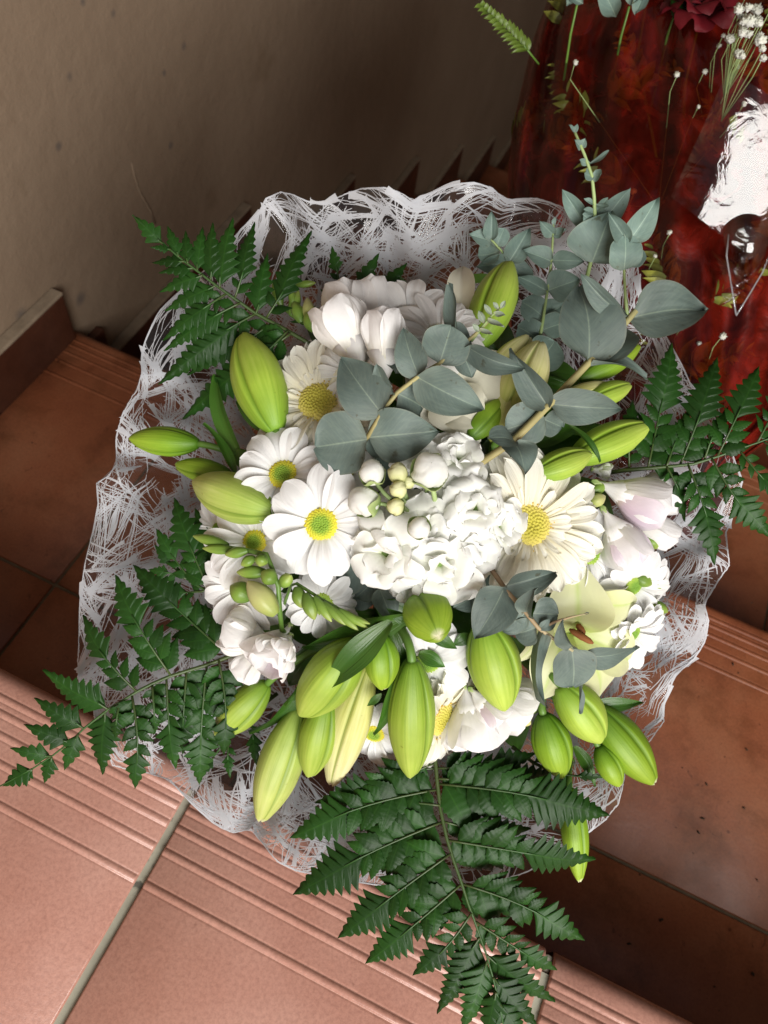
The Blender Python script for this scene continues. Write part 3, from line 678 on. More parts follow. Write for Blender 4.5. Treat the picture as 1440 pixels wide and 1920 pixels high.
daisy(768, 602, 92, (.0, .35, .9), .006, 'white daisy seen from the side behind the top freesia, petals standing up', 25, 15, 2, .18, wpx=38)
daisy(824, 632, 96, (.12, .38, .9), .010, 'white daisy with its yellow-green eye hidden by a grey eucalyptus leaf near the top', 26, 16, 2, .18, wpx=36, spin=.3)
daisy(1106, 1034, 84, (.52, -.08, .8), -.002, 'white daisy with a dark green eye next to the cream gerbera', 26, 17, 2, .12, DISCG, wpx=30)
daisy(1182, 1188, 78, (.42, -.45, .70), -.006, 'white daisy shaded grey, cupped, below the open cream lily petal', 22, 16, 2, .55, DISCG, wpx=28)
daisy(1188, 1098, 88, (.40, -.35, .8), -.002, 'white daisy under the pink-flushed freesia beside the lace wrap', 20, 17, 2, .12, DISCG, wpx=30)
daisy(802, 1240, 92, (.02, -.30, .9), -.004, 'white daisy under the foreshortened lily bud below the stock', 24, 13, 1, .1, DISCG, wpx=46)
daisy(702, 1375, 78, (-.15, -.45, .8), -.006, 'white daisy squeezed between two long lily buds at the lower edge', 20, 12, 1, .1, wpx=40)
daisy(1232, 1108, 62, (.75, -.25, .5), -.014, 'small white daisy with pointed petals at the edge of the lace wrap', 16, 10, 1, .1, DISCG, wpx=32)
def gerbera(px, py, Rpx, face, dz, label, dpx, spin=0.0, wpx=36):
    k = pxm(px, py); c = Q(px, py, dz); n = dirv(*face)
    t = thing('cream_gerbera', c, label, 'gerbera', 'cream gerberas in the bouquet')
    ring(t, GERB, c, n, Rpx * k, wpx * k, 26, dpx * k * .75, .10, spin, bottom=-.002)
    ring(t, GERB, c, n, Rpx * k * .90, wpx * k * .9, 24, dpx * k * .7, .24, spin + .1, bottom=-.0005)
    ring(t, GERB, c, n, Rpx * k * .55, wpx * k * .6, 26, dpx * k * .75, .42, spin + .05, bottom=.0005)
    part('disc', DISCB, t, facing_matrix(c + n * .0005, n, 0, dpx * k))
    fm = facing_matrix(c, n, 0); X, Y, Z = (Vector((fm[0][i], fm[1][i], fm[2][i])) for i in range(3))
    gs = []
    for i in range(64):                                           # a rim of tiny stamens
        a = i * 2 * math.pi / 64 + random.uniform(-.05, .05); r = dpx * k * random.uniform(.86, 1.12)
        b = c + (math.cos(a) * X + math.sin(a) * Y) * r + Z * .001
        e = b + (math.cos(a) * X + math.sin(a) * Y) * .0014 * random.uniform(.2, 1.2) + Z * .0032 * random.uniform(.7, 1.2)
        gs.append(tube_geo([b, e], [.00033, .00045], 4))
    part('stamen_rim', mesh('stamen_rim', *join(gs)[:2], M['stamen'], join(gs)[2]), t, kind='stuff')
    stem_to_neck(t, c, n, .0024, M['stem_pale'])
gerbera(598, 757, 142, (-.12, .32, .95), -.004, 'cream gerbera with a golden eye beside the tall lily bud near the top', 42, .1, 40)
gerbera(990, 985, 152, (.20, .05, 1), .003, 'large cream gerbera with a golden eye beside the white stock', 43, 0, 38)
gerbera(822, 1345, 112, (.72, -.30, .62), -.006, 'cream gerbera turned sideways beside the long upright lily bud at the lower edge', 36, .3, 34)
k_ = thing
daisy(655, 700, 78, (-.50, .02, .85), .004, 'white daisy with fine layered petals spilling over the golden eye of the upper gerbera', 20, 17, 2, .12, wpx=28)

# ------------------------------------------------------------------ the white stock
def petal_ball(root, px, py, dz, Rpx, face, n_out, n_in, label=None, green=True, spin=0):
    k = pxm(px, py); c = Q(px, py, dz); n = dirv(*face); R = Rpx * k
    fl = part('floret', mesh('floret_core', *grid(6, 12, lambda s, t: (.22 * math.sin(t * 3.1) * math.cos(6.283 * s), .22 * math.sin(t * 3.1) * math.sin(6.283 * s), .25 * (.5 - t)), True)[:2], M['calyx'] if green else M['stock'], grid(6, 12, lambda s, t: (0, 0, 0), True)[2]), root, facing_matrix(c, n, 0, R))
    fm = facing_matrix(c, n, spin); X, Y, Z = (Vector((fm[0][i], fm[1][i], fm[2][i])) for i in range(3))
    for cnt, L, e0, lift, w in ((n_out, 1.12, .04, -.05, 1.05), (n_out - 1, .80, .50, .02, .95), (n_in - 1, .54, .95, .05, .80)):
        for i in range(cnt):
            a = 2 * math.pi * i / cnt + random.uniform(-.3, .3); e = e0 + random.uniform(-.2, .2)
            rd = math.cos(a) * X + math.sin(a) * Y; b = c + Z * R * lift + rd * R * .06
            tip = b + (rd * math.cos(e) + Z * math.sin(e)) * R * L * random.uniform(.88, 1.1)
            part('petal', random.choice(STOCK), fl, frame(b, tip, R * w * random.uniform(.85, 1.15) / 2 * 1.15, random.uniform(-22, 22), nrm=Z))
    return fl
SC = Q(820, 985, -.02)
stock = thing('white_stock', SC, 'white double stock with ruffled florets and round buds, at the middle of the bouquet', 'stock flower')
for a in ((790, 862, .010, 54, (-.25, .45, .9), 5, 4), (856, 866, .012, 58, (.25, .5, .85), 6, 5), (726, 1036, .014, 76, (-.45, -.30, .85), 5, 4), (824, 1054, .014, 76, (.0, -.40, .9), 6, 5),
          (890, 955, .020, 54, (.25, .1, .9), 6, 4), (932, 985, .012, 52, (.55, -.05, .85), 5, 4), (800, 990, .016, 54, (-.1, -.05, 1), 5, 4), (884, 1030, .010, 62, (.3, -.35, .9), 5, 4),
          (862, 925, .014, 52, (.1, .25, .95), 5, 4), (748, 965, .002, 56, (-.4, .1, .9), 5, 4), (858, 1088, .002, 50, (.1, -.6, .75), 5, 4), (772, 1092, .002, 50, (-.15, -.6, .75), 5, 4), (905, 900, .0, 48, (.4, .45, .75), 5, 4)):
    petal_ball(stock, *a, spin=random.uniform(0, 6))
def stock_bud(px, py, dz, Rpx, axis, mat, cal=True, stem=True, lenf=1.9):
    k = pxm(px, py); c = Q(px, py, dz); a = dirv(*axis); R = Rpx * k
    b = c - a * R * lenf / 2
    o = part('bud', random.choice(mat), stock, frame(b, c + a * R * lenf / 2, R, random.uniform(0, 360), nrm=TOW, zs=R))
    if cal: part('calyx', CALYX, o, frame(b - a * R * .08, b + a * R * lenf * .8, R * 1.04, 20, nrm=TOW, zs=R * 1.04))
    if stem: part('stalk', tube('stalk', bez(b, b - a * .012, Q(800, 985, .004), 6), .0011, M['stem_pale'], 6), stock)
stock_bud(698, 886, .030, 22, (-.25, .65, .75), SBUD)
stock_bud(746, 888, .034, 17, (-.05, .55, .85), SBUDY, False, True, 2.4)
stock_bud(747, 918, .036, 15, (0, .2, 1), SBUDY, False)
stock_bud(742, 950, .036, 15, (-.2, -.1, 1), SBUDY, True)
stock_bud(682, 940, .024, 26, (-.85, .1, .5), SBUD, True, True, 2.1)
stock_bud(806, 882, .034, 31, (.05, .40, .95), SBUD)
stock_bud(786, 990, .040, 19, (.1, -.25, 1), SBUD)
stock_bud(765, 905, .030, 11, (.3, .3, .9), SBUDY, False)
part('stem', tube('stem', bez(Q(795, 985, .006), Q(820, 990, -.05), NECK, 8), .0028, M['stem_pale'], 8), stock)
part('stalk', tube('stalk', [Q(815, 965, .004), Q(815, 935, .022), Q(810, 905, .028)], .0013, M['stem_pale'], 6), stock)

# ------------------------------------------------------------------ lilies: stalks of buds, and open flowers
def stalk(name, label, join_px, jd, buds, leaves, group='lily stalks in the bouquet', cat='lily'):
    c = Q(*join_px, jd)
    t = thing(name, c, label, cat, group)
    for b in buds:
        (bx, by), (tx, ty), w, mat, zb, zt = b[:6]
        k = pxm((bx + tx) / 2, (by + ty) / 2)
        B, T = Q(bx, by, zb), Q(tx, ty, zt)
        L = (T - B).length
        y = (T - B).normalized()
        part('bud', random.choice(BUDS[mat]), t, frame(B, T, w * k * .44, b[6] if len(b) > 6 else random.uniform(-25, 25), zs=w * k * .44))
        part('stalk', tube('stalk', bez(B + y * .002, B - y * min(.03, (B - c).length * .5), c, 8), [.0022 * (w / 80) ** .5] * 9, M['stem'], 8), t)
    for l in leaves: lleaf(t, *l)
    part('stem', tube('stem', bez(c, c - TOW * .05, NECK + Vector((random.uniform(-.01, .01), random.uniform(-.01, .01), 0)), 8), .0030, M['stem'], 8), t)
    return t
def lleaf(t, b, e, w, zb, ze, roll=0, lab=None):
    k = pxm(*b); part('leaf', random.choice(LLEAF), t, frame(Q(*b, zb), Q(*e, ze), w * k / 2, roll))
stalk('lily_stalk', 'lily stalk with three green buds pointing across the lace wrap, beside the dark lily leaves', (480, 880), -.03,
      [((372, 832), (243, 822), 64, 'bud_dark', -.004, -.006, 95), ((432, 890), (330, 872), 50, 'bud_dark', .0, -.004, 60), ((512, 958), (366, 905), 100, 'bud_pale', .018, .010, 80)],
      [((460, 862), (392, 700), 42, -.004, .004, 30), ((438, 888), (386, 788), 26, .006, .012, -50), ((440, 850), (512, 900), 36, -.002, .004, 10), ((520, 812), (438, 752), 30, .002, .006, 20), ((470, 900), (400, 985), 34, -.012, -.006, 0)])
stalk('lily_stalk', 'lily stalk with one stout lime-green bud standing beside the upper gerbera', (530, 840), -.03,
      [((518, 808), (455, 628), 108, 'bud', .010, .012, 62)], [((540, 830), (470, 770), 26, -.004, .0, 0)])
stalk('lily_stalk', 'lily stalk with five long drooping buds and broad leaves, above the lace wrap', (700, 1180), -.012,
      [((668, 1205), (566, 1340), 108, 'bud', .014, .016, 70), ((560, 1330), (488, 1538), 92, 'bud_pale', -.004, .002, 60), ((612, 1310), (580, 1455), 80, 'bud', .004, .008, 75), ((690, 1250), (622, 1470), 88, 'bud_yellow', -.004, .000, 20), ((500, 1282), (405, 1378), 78, 'bud', -.002, .002, 70)],
      [((772, 1148), (560, 1225), 58, .012, .008, 15), ((735, 1165), (598, 1300), 52, .022, .030, -10), ((575, 1270), (470, 1385), 34, -.006, .0, 40), ((600, 1215), (540, 1330), 40, .004, .012, 50), ((770, 1215), (742, 1330), 32, -.002, .004, 30)])
stalk('lily_stalk', 'lily stalk with one small and one long upright bud in front of the sideways gerbera', (745, 1170), -.008,
      [((712, 1190), (718, 1292), 70, 'bud_dark', .018, .022, 65), ((772, 1240), (770, 1455), 98, 'bud', .012, .018, 78)],
      [((742, 1265), (704, 1385), 32, .010, .014, 25), ((715, 1300), (688, 1325), 14, .014, .016, 0), ((735, 1180), (745, 1290), 44, -.002, .0, 20)])
stalk('lily_stalk', 'lily stalk with a short blunt bud tipped towards the viewer just under the stock', (790, 1130), -.012,
      [((782, 1125), (822, 1192), 98, 'bud_dark', .004, .036, 40)], [((800, 1178), (858, 1218), 26, .012, .014, 0), ((770, 1170), (726, 1142), 22, .010, .014, 0), ((785, 1225), (835, 1250), 30, .000, .004, 20), ((770, 1160), (700, 1130), 60, -.01, -.006, 10)])
stalk('lily_stalk', 'lily stalk with one fat lime bud hanging below the small eucalyptus sprig', (900, 1180), -.02,
      [((905, 1168), (947, 1330), 110, 'bud', .008, .016, 75)], [((880, 1190), (850, 1210), 24, .0, .002, 0)])
stalk('lily_stalk', 'lily stalk with four green buds spreading beyond the open cream lily', (1060, 1310), -.035,
      [((1050, 1285), (1128, 1388), 92, 'bud', .006, .010, 60), ((1018, 1340), (1054, 1457), 82, 'bud_dark', .000, .004, 75), ((1112, 1325), (1226, 1468), 92, 'bud_dark', -.008, -.004, 65), ((1122, 1400), (1162, 1474), 54, 'bud_dark', .002, .004, 70)],
      [((1090, 1330), (1210, 1316), 30, -.012, -.006, 20), ((1075, 1400), (1120, 1475), 30, -.012, -.010, 30), ((1050, 1420), (1050, 1520), 26, -.014, -.012, 50)])
stalk('lily_stalk', 'lily stalk with a single green bud hanging behind the lower fern tips', (1070, 1430), -.03,
      [((1068, 1478), (1086, 1652), 58, 'bud_dark', -.010, -.006, 60)], [])
stalk('lily_stalk', 'lily stalk with one tall lime bud rising above the cream petals at the top', (900, 690), -.03,
      [((896, 650), (955, 492), 90, 'bud', .004, .006, 68)], [((905, 690), (868, 590), 34, -.006, .0, 0)])
stalk('lily_stalk', 'lily stalk with yellowing buds opening behind the grey eucalyptus stem', (935, 770), -.03,
      [((945, 790), (1014, 642), 92, 'bud_yellow', .008, .014, 50), ((900, 740), (992, 632), 74, 'bud_yellow', .0, .004, 20), ((880, 822), (948, 748), 56, 'bud_dark', .006, .010, 20), ((930, 830), (962, 700), 84, 'bud_yellow', .002, .006, 80)], [((960, 830), (930, 790), 36, -.012, -.008, 0)])
stalk('lily_stalk', 'lily stalk with slim green buds tucked behind the crossing eucalyptus stem', (1040, 770), -.04,
      [((1085, 712), (1198, 648), 64, 'bud_dark', -.004, -.002, 60), ((1050, 748), (1150, 724), 46, 'bud_yellow', .002, .004, 30), ((1095, 755), (1182, 722), 48, 'bud', .006, .008, 50)], [])
stalk('lily_stalk', 'lily stalk with two slim lime buds lying above the cream gerbera and a curling leaf', (990, 880), -.035,
      [((1070, 862), (1218, 798), 78, 'bud', -.002, .004, 66), ((1000, 892), (1108, 850), 64, 'bud', .006, .012, 70)],
      [((1066, 800), (1130, 862), 20, .010, .018, 35), ((980, 840), (1100, 790), 44, -.014, -.010, 10), ((1000, 860), (1110, 815), 36, -.018, -.014, 10), ((930, 850), (1010, 800), 50, -.02, -.016, 0)])
def open_lily(label, c_px, cz, petals, meshes, anthers):
    c = Q(*c_px, cz); t = thing('open_lily', c, label, 'lily', 'open cream lilies in the bouquet')
    for (tx, ty), w, tz, roll, (bx, by), bz in petals:
        part('petal', random.choice(meshes), t, frame(Q(bx, by, bz), Q(tx, ty, tz), w * pxm(tx, ty) / 2, roll))
    for (bx, by), (ex, ey), z in anthers:
        A, B = Q(bx, by, z), Q(ex, ey, z + .003); m_ = (A + B) / 2
        f_ = part('filament', tube('filament', bez(c, (c + m_) / 2 + TOW * .006, m_, 6), .0008, M['filament'], 5), t)
        part('anther', tube('anther', [A + (B - A) * q for q in (0, .15, .5, .85, 1)], [.0006, .0016, .0020, .0016, .0006], M['anther'], 8), f_)
    stem_to_neck(t, c, TOW, .0028, M['stem'])
open_lily('open cream lily with a brown anther, spread behind the small hanging eucalyptus sprig', (1070, 1190), -.016,
          [((1205, 1138), 74, .008, -18, (1085, 1120), -.006), ((1085, 1080), 130, .010, 10, (1080, 1185), -.012), ((1206, 1250), 92, .004, 10, (1070, 1185), -.012), ((1142, 1308), 104, .006, 18, (1075, 1190), -.014), ((1014, 1312), 92, .006, -10, (1060, 1185), -.012), ((986, 1255), 54, .002, 30, (1010, 1130), -.010)],
          LILYP, [((1068, 1180), (1112, 1206), .004), ((1082, 1170), (1096, 1190), .0)])
open_lily('open cream lily with upright pointed petals, half covered by eucalyptus near the top', (850, 760), -.016,
          [((866, 482), 52, -.006, 10, (868, 640), -.012), ((885, 545), 44, -.008, -20, (876, 660), -.014), ((930, 655), 124, .016, 10, (850, 760), -.006), ((922, 775), 100, .014, 20, (830, 770), -.004), ((800, 800), 90, .002, 0, (845, 730), -.012), ((885, 806), 112, .014, -10, (840, 740), -.004), ((760, 700), 80, -.006, 10, (840, 760), -.014)],
          LILYW, [((812, 785), (838, 764), .002)])

# ------------------------------------------------------------------ freesias
def blossom(t, b, e, w, zb, ze, openness, pink=0, n=6):
    B, E = Q(*b, zb), Q(*e, ze); k = pxm(*e); ax = (E - B); L = ax.length; ax.normalize(); Wd_ = w * k
    X = ax.orthogonal().normalized(); Y = ax.cross(X); mid = B + ax * L * .42
    o = part('blossom', mesh('tube', *tube_geo([B, B + ax * L * .15, B + ax * L * .32, B + ax * L * .5], [.0010, .0016, Wd_ * .16, Wd_ * .27], 14)[:2], M['freesia'], tube_geo([B, B + ax, B + ax * 2, B + ax * 3], 1, 14)[2]), t)
    for i in range(n):
        a = 2 * math.pi * i / n + .3; rd = math.cos(a) * X + math.sin(a) * Y; inner = i % 2
        p0 = B + ax * L * .30 + rd * Wd_ * .13; p1 = E + rd * Wd_ * (openness * (.85 if inner else 1.0)) + ax * random.uniform(-.05, .04) * L
        part('petal', random.choice(FREEP if random.random() < pink * .6 else FREE), o, frame(p0, p1, Wd_ * (.34 if inner else .40), random.uniform(-10, 10), nrm=-rd))
    part('calyx', CALYX, o, frame(B - ax * .001, B + ax * L * .16, .0018, zs=.0018))
def fbuds(t, lst, line, rad=.0011):
    for (b, e, w, z, m_) in lst: part('bud', FBUD[m_], t, frame(Q(*b, z), Q(*e, z + .003), w * pxm(*b) / 2, random.uniform(0, 90), zs=w * pxm(*b) / 2))
    part('stem', tube('stem', [Q(x, y, z) for x, y, z in line], rad, M['stem'], 6), t)
def sprig(label, root_px, z): return thing('freesia_sprig', Q(*root_px, z), label, 'freesia', 'freesia sprigs in the bouquet')
t = sprig('white freesia with pink-tinged upright blossoms and slim green buds at the top of the bouquet', (690, 700), -.02)
for a in (((690, 712), (620, 572), 122, .014, .036, .34, .0), ((676, 690), (640, 535), 104, .0, .018, .36, .1), ((722, 735), (718, 585), 112, .018, .036, .28, .15), ((706, 700), (694, 528), 92, -.002, .012, .32, .2), ((690, 750), (708, 680), 56, .012, .020, .3, 0)): blossom(t, *a)
fbuds(t, [((528, 575), (512, 528), 20, -.006, 0), ((545, 592), (560, 545), 22, -.004, 0), ((552, 580), (545, 540), 16, -.002, 0), ((566, 605), (550, 565), 24, -.002, 0), ((582, 608), (576, 558), 24, -.002, 2), ((555, 535), (592, 530), 14, -.008, 0), ((590, 622), (575, 585), 28, .0, 0)],
      [(690, 735, -.02), (620, 640, -.012), (580, 610, -.006), (545, 590, -.006), (528, 572, -.006)])
t = sprig('freesia with half-open white and mauve blossoms and a zigzag of green buds over the daisies', (545, 1200), -.006)
blossom(t, (525, 1215), (418, 1178), 108, .004, .016, .30, .4); blossom(t, (545, 1170), (494, 1250), 128, -.002, .026, .32, .2); blossom(t, (545, 1190), (520, 1232), 86, .014, .030, .22, .4); blossom(t, (505, 1205), (448, 1266), 84, -.006, .004, .34, 0)
fbuds(t, [((428, 1022), (362, 1005), 20, .018, 0), ((440, 1032), (380, 1028), 18, .020, 0), ((465, 1032), (422, 1040), 20, .022, 0), ((478, 1045), (452, 1060), 20, .022, 0), ((494, 1040), (486, 1062), 24, .024, 0), ((500, 1073), (444, 1073), 24, .022, 0), ((518, 1090), (490, 1072), 30, .024, 0), ((470, 1122), (432, 1098), 40, .020, 0), ((518, 1152), (464, 1090), 44, .026, 2), ((528, 1098), (545, 1078), 24, .022, 0)],
      [(545, 1200, -.004), (528, 1180, .012), (524, 1140, .018), (522, 1100, .020), (510, 1065, .020), (500, 1040, .020), (470, 1034, .020), (420, 1026, .019)], .0014)
t = sprig('slanting spike of small green freesia buds beside the zigzag one', (560, 1095), .006)
fbuds(t, [((556, 1100), (566, 1140), 26, .020, 0), ((572, 1112), (590, 1162), 26, .022, 0), ((590, 1118), (622, 1166), 18, .022, 0), ((606, 1128), (648, 1172), 17, .022, 0), ((622, 1138), (672, 1182), 16, .022, 0), ((636, 1142), (690, 1178), 14, .022, 0), ((648, 1152), (694, 1170), 11, .022, 0)],
      [(520, 1170, -.01), (545, 1098, .014), (556, 1094, .018), (600, 1122, .020), (640, 1144, .020), (672, 1160, .020)], .0009)
t = sprig('freesia with large pink-flushed white blossoms reaching over the fern and lace wrap', (1120, 905), -.01)
blossom(t, (1112, 902), (1242, 952), 112, .002, .016, .40, .5); blossom(t, (1128, 950), (1192, 1050), 108, .006, .012, .36, .55); blossom(t, (1170, 960), (1256, 1010), 84, -.010, -.004, .36, .2); blossom(t, (1160, 905), (1262, 930), 90, -.010, -.004, .44, 0)
blossom(t, (1110, 880), (1146, 885), 44, -.012, -.006, .34, 0)
fbuds(t, [((1210, 1002), (1235, 1028), 28, -.006, 0), ((1200, 1085), (1246, 1104), 24, -.006, 0), ((1190, 1080), (1222, 1096), 26, -.002, 0), ((1190, 1108), (1232, 1140), 22, -.006, 0), ((1222, 1130), (1252, 1148), 22, -.006, 0), ((1228, 1140), (1240, 1165), 22, -.004, 2), ((1102, 925), (1140, 905), 24, .000, 0), ((1105, 945), (1135, 930), 26, .004, 2)],
      [(1085, 960, -.03), (1150, 1040, -.014), (1190, 1085, -.008), (1210, 1125, -.008)], .0010)
t = sprig('wide open white freesia with mauve edges hanging beneath the fat lime bud', (860, 1300), -.02)
blossom(t, (870, 1280), (895, 1385), 128, -.010, .000, .46, .35); blossom(t, (900, 1290), (985, 1335), 112, -.012, -.004, .44, .3); blossom(t, (880, 1290), (935, 1345), 96, -.004, .002, .38, .7); blossom(t, (850, 1290), (850, 1390), 90, -.014, -.01, .4, .3)
fbuds(t, [((960, 1335), (995, 1358), 30, -.002, 2), ((1012, 1322), (1020, 1345), 18, -.008, 0), ((1000, 1315), (1002, 1338), 14, -.008, 0)], [(850, 1290, -.03), (920, 1300, -.02), (1000, 1316, -.012)], .0010)
# ------------------------------------------------------------------ eucalyptus
def euc(label, stem, leaves, smat, kinds=EUC, rad=.0016, group='eucalyptus branches in the bouquet', rad_end=None):
    """stem: (px, py, dz) points; leaves: base px, tip px, width px, roll, shape, dz base, dz tip"""
    pts = [Q(x, y, z) for x, y, z in stem]
    t = thing('eucalyptus_branch', pts[0], label, 'eucalyptus', group)
    n = len(pts); rads = [rad + ((rad_end or rad * .6) - rad) * i / (n - 1) for i in range(n)]
    part('stem', tube('stem', pts, rads, smat, 7), t)
    for b, e, w, roll, sh, zb, ze in leaves:
        k = pxm(*b)
        part('leaf', random.choice(kinds[sh]), t, frame(Q(*b, zb), Q(*e, ze), w * k / 2, roll))
    return t
euc('large eucalyptus branch whose tan cut stem points at the red bouquet', [(868, 905, .0), (900, 868, .016), (962, 828, .024), (1030, 758, .030), (1102, 682, .034), (1150, 632, .036), (1192, 582, .038)],
    [((1180, 596), (1322, 584), 98, 8, 'o', .036, .030), ((1178, 592), (1088, 512), 34, 48, 'n', .038, .052), ((1104, 682), (1085, 538), 122, -8, 'o', .034, .034), ((1106, 682), (1150, 622), 100, 12, 'r', .030, .014),
     ((1104, 686), (1212, 712), 44, 62, 'n', .034, .038), ((1030, 758), (1162, 766), 64, -14, 'o', .030, .034), ((1026, 762), (958, 652), 52, 30, 'o', .030, .044), ((1020, 782), (944, 806), 78, 10, 'r', .024, .020),
     ((1016, 784), (1052, 800), 50, -20, 'r', .022, .016), ((964, 830), (984, 890), 62, 14, 'o', .026, .034), ((966, 828), (914, 822), 44, -40, 'r', .026, .034)], M['stem_tan'], rad=.0021, rad_end=.0017)
euc('eucalyptus branch with rounded grey leaves lying over the upper gerbera and freesia', [(672, 850, .010), (690, 818, .024), (716, 772, .030), (745, 736, .033), (792, 700, .037), (826, 680, .040), (862, 652, .042), (890, 628, .044), (920, 598, .046)],
    [((688, 824), (592, 838), 112, 6, 'r', .024, .022), ((692, 820), (822, 808), 96, -6, 'o', .024, .022), ((716, 776), (640, 672), 92, 10, 'o', .030, .038), ((742, 740), (706, 682), 40, 58, 'n', .033, .044), ((692, 822), (720, 852), 46, 20, 'r', .022, .016),
     ((786, 708), (756, 616), 56, 20, 'o', .036, .046), ((780, 706), (906, 768), 78, -16, 'o', .036, .030), ((746, 738), (790, 762), 84, 0, 'r', .030, .018), ((742, 700), (760, 660), 60, 0, 'r', .026, .020),
     ((824, 682), (846, 612), 82, -10, 'r', .040, .050), ((824, 684), (806, 718), 40, 40, 'r', .038, .030), ((862, 654), (848, 532), 26, 66, 'n', .042, .056), ((872, 648), (984, 690), 44, -38, 'o', .042, .046), ((860, 655), (885, 708), 52, 20, 'o', .040, .030), ((830, 630), (884, 655), 64, 12, 'o', .036, .034)], M['stem_tan'], rad=.0013)
euc('slender silvery eucalyptus tip with tiny paired leaves lying across the tall lime bud', [(884, 640, .042), (905, 612, .046), (922, 592, .048), (944, 572, .050)],
    [((898, 622), (886, 606), 9, 10, 'n', .046, .050), ((900, 618), (924, 628), 10, 10, 'n', .046, .050), ((908, 606), (898, 582), 11, 20, 'n', .048, .052), ((914, 600), (946, 614), 12, 20, 'n', .048, .052), ((922, 592), (908, 570), 9, 0, 'n', .048, .052), ((926, 588), (948, 592), 10, 0, 'n', .048, .052), ((934, 580), (924, 566), 8, 0, 'n', .050, .054), ((938, 578), (948, 564), 8, 0, 'n', .05, .054)], M['stem_pale'], EUCT, .0007)
euc('eucalyptus sprig with a brown stem hanging over the open cream lily, its last leaf round', [(905, 1045, .0), (932, 1082, .018), (950, 1108, .026), (984, 1146, .034), (1010, 1178, .038), (1045, 1202, .040), (1074, 1220, .042)],
    [((946, 1102), (890, 1198), 80, 4, 'o', .026, .032), ((944, 1100), (1042, 1072), 50, -18, 'o', .026, .032), ((1000, 1150), (1046, 1152), 58, 4, 'r', .034, .036), ((988, 1150), (1010, 1100), 38, 40, 'o', .034, .050), ((985, 1150), (942, 1180), 46, 10, 'r', .032, .026),
     ((1006, 1176), (968, 1188), 52, 0, 'r', .034, .026), ((1012, 1182), (1006, 1312), 36, 34, 'n', .036, .030), ((1072, 1214), (1074, 1286), 80, 6, 'r', .042, .040), ((1072, 1212), (1056, 1160), 36, 46, 'o', .042, .050), ((1092, 1232), (1194, 1210), 46, -22, 'o', .040, .036), ((1086, 1282), (1086, 1338), 12, 60, 'n', .036, .040), ((1012, 1178), (1030, 1160), 14, 0, 'n', .038, .04)], M['stem_brown'], rad=.0014)
t = euc('thin bare purple-brown eucalyptus twig crossing the open cream lily', [(1012, 1180, .036), (1040, 1166, .040), (1070, 1157, .042), (1102, 1150, .042)], [((1095, 1151), (1104, 1149), 4, 0, 'n', .042, .042)], M['stem_brown'], rad=.0009, rad_end=.0003)
euc('tall blue-green eucalyptus stem reaching over the red bouquet, tiny leaves up to its tip', [(1098, 530, -.014), (1108, 490, -.006), (1116, 420, .004), (1114, 370, .010), (1110, 330, .014), (1096, 290, .018), (1078, 248, .020)],
    [((1110, 492), (1146, 396), 118, 6, 'o', -.004, .006), ((1108, 442), (1054, 356), 34, 30, 'n', .0, .010), ((1120, 440), (1182, 352), 40, -14, 'n', .0, .010), ((1114, 400), (1092, 392), 14, 10, 'n', .006, .010), ((1116, 398), (1140, 370), 16, 10, 'n', .006, .012), ((1114, 384), (1095, 372), 10, 0, 'n', .008, .012), ((1116, 384), (1142, 386), 10, 0, 'n', .008, .012),
     ((1114, 420), (1092, 402), 30, 20, 'r', .0, .008), ((1116, 416), (1140, 398), 24, 20, 'r', .0, .008), ((1112, 330), (1096, 324), 22, 0, 'r', .014, .018), ((1112, 330), (1128, 326), 22, 0, 'r', .014, .018), ((1106, 308), (1086, 300), 12, 20, 'n', .016, .020), ((1106, 308), (1142, 282), 11, 10, 'n', .016, .022), ((1090, 278), (1076, 262), 16, 10, 'o', .018, .022), ((1090, 276), (1098, 258), 16, 10, 'o', .018, .022), ((1078, 250), (1066, 234), 9, 0, 'n', .020, .024), ((1078, 250), (1082, 232), 9, 0, 'n', .020, .024)], M['stem_pale'], EUCB, .0013)
euc('blue-green eucalyptus stem with a round leaf and two upright leaves beside the lace wrap edge', [(1176, 590, .006), (1172, 550, .004), (1170, 505, .008), (1176, 452, .012)],
    [((1170, 506), (1172, 440), 60, 4, 'r', .010, .014), ((1178, 455), (1232, 372), 50, -8, 'o', .012, .018), ((1176, 452), (1138, 395), 32, 30, 'o', .012, .022), ((1176, 500), (1200, 465), 44, 10, 'r', .004, .004)], M['stem_pale'], EUCB, .0010)
euc('small blue-green eucalyptus tip above the tall lime bud against the lace wrap', [(960, 520, -.022), (954, 492, -.016), (940, 470, -.010), (920, 448, -.004)],
    [((922, 450), (923, 394), 28, 20, 'o', -.004, .004), ((920, 452), (878, 440), 34, 10, 'o', -.006, -.002), ((936, 470), (896, 478), 44, -10, 'r', -.010, -.010), ((930, 462), (946, 428), 34, 0, 'r', -.008, -.006), ((954, 492), (992, 428), 46, -8, 'o', -.014, -.008), ((952, 492), (890, 500), 40, 26, 'o', -.016, -.012), ((960, 496), (994, 530), 48, 4, 'r', -.018, -.018), ((916, 446), (904, 428), 14, 0, 'r', -.004, 0)], M['stem_pale'], EUCB, .0010)
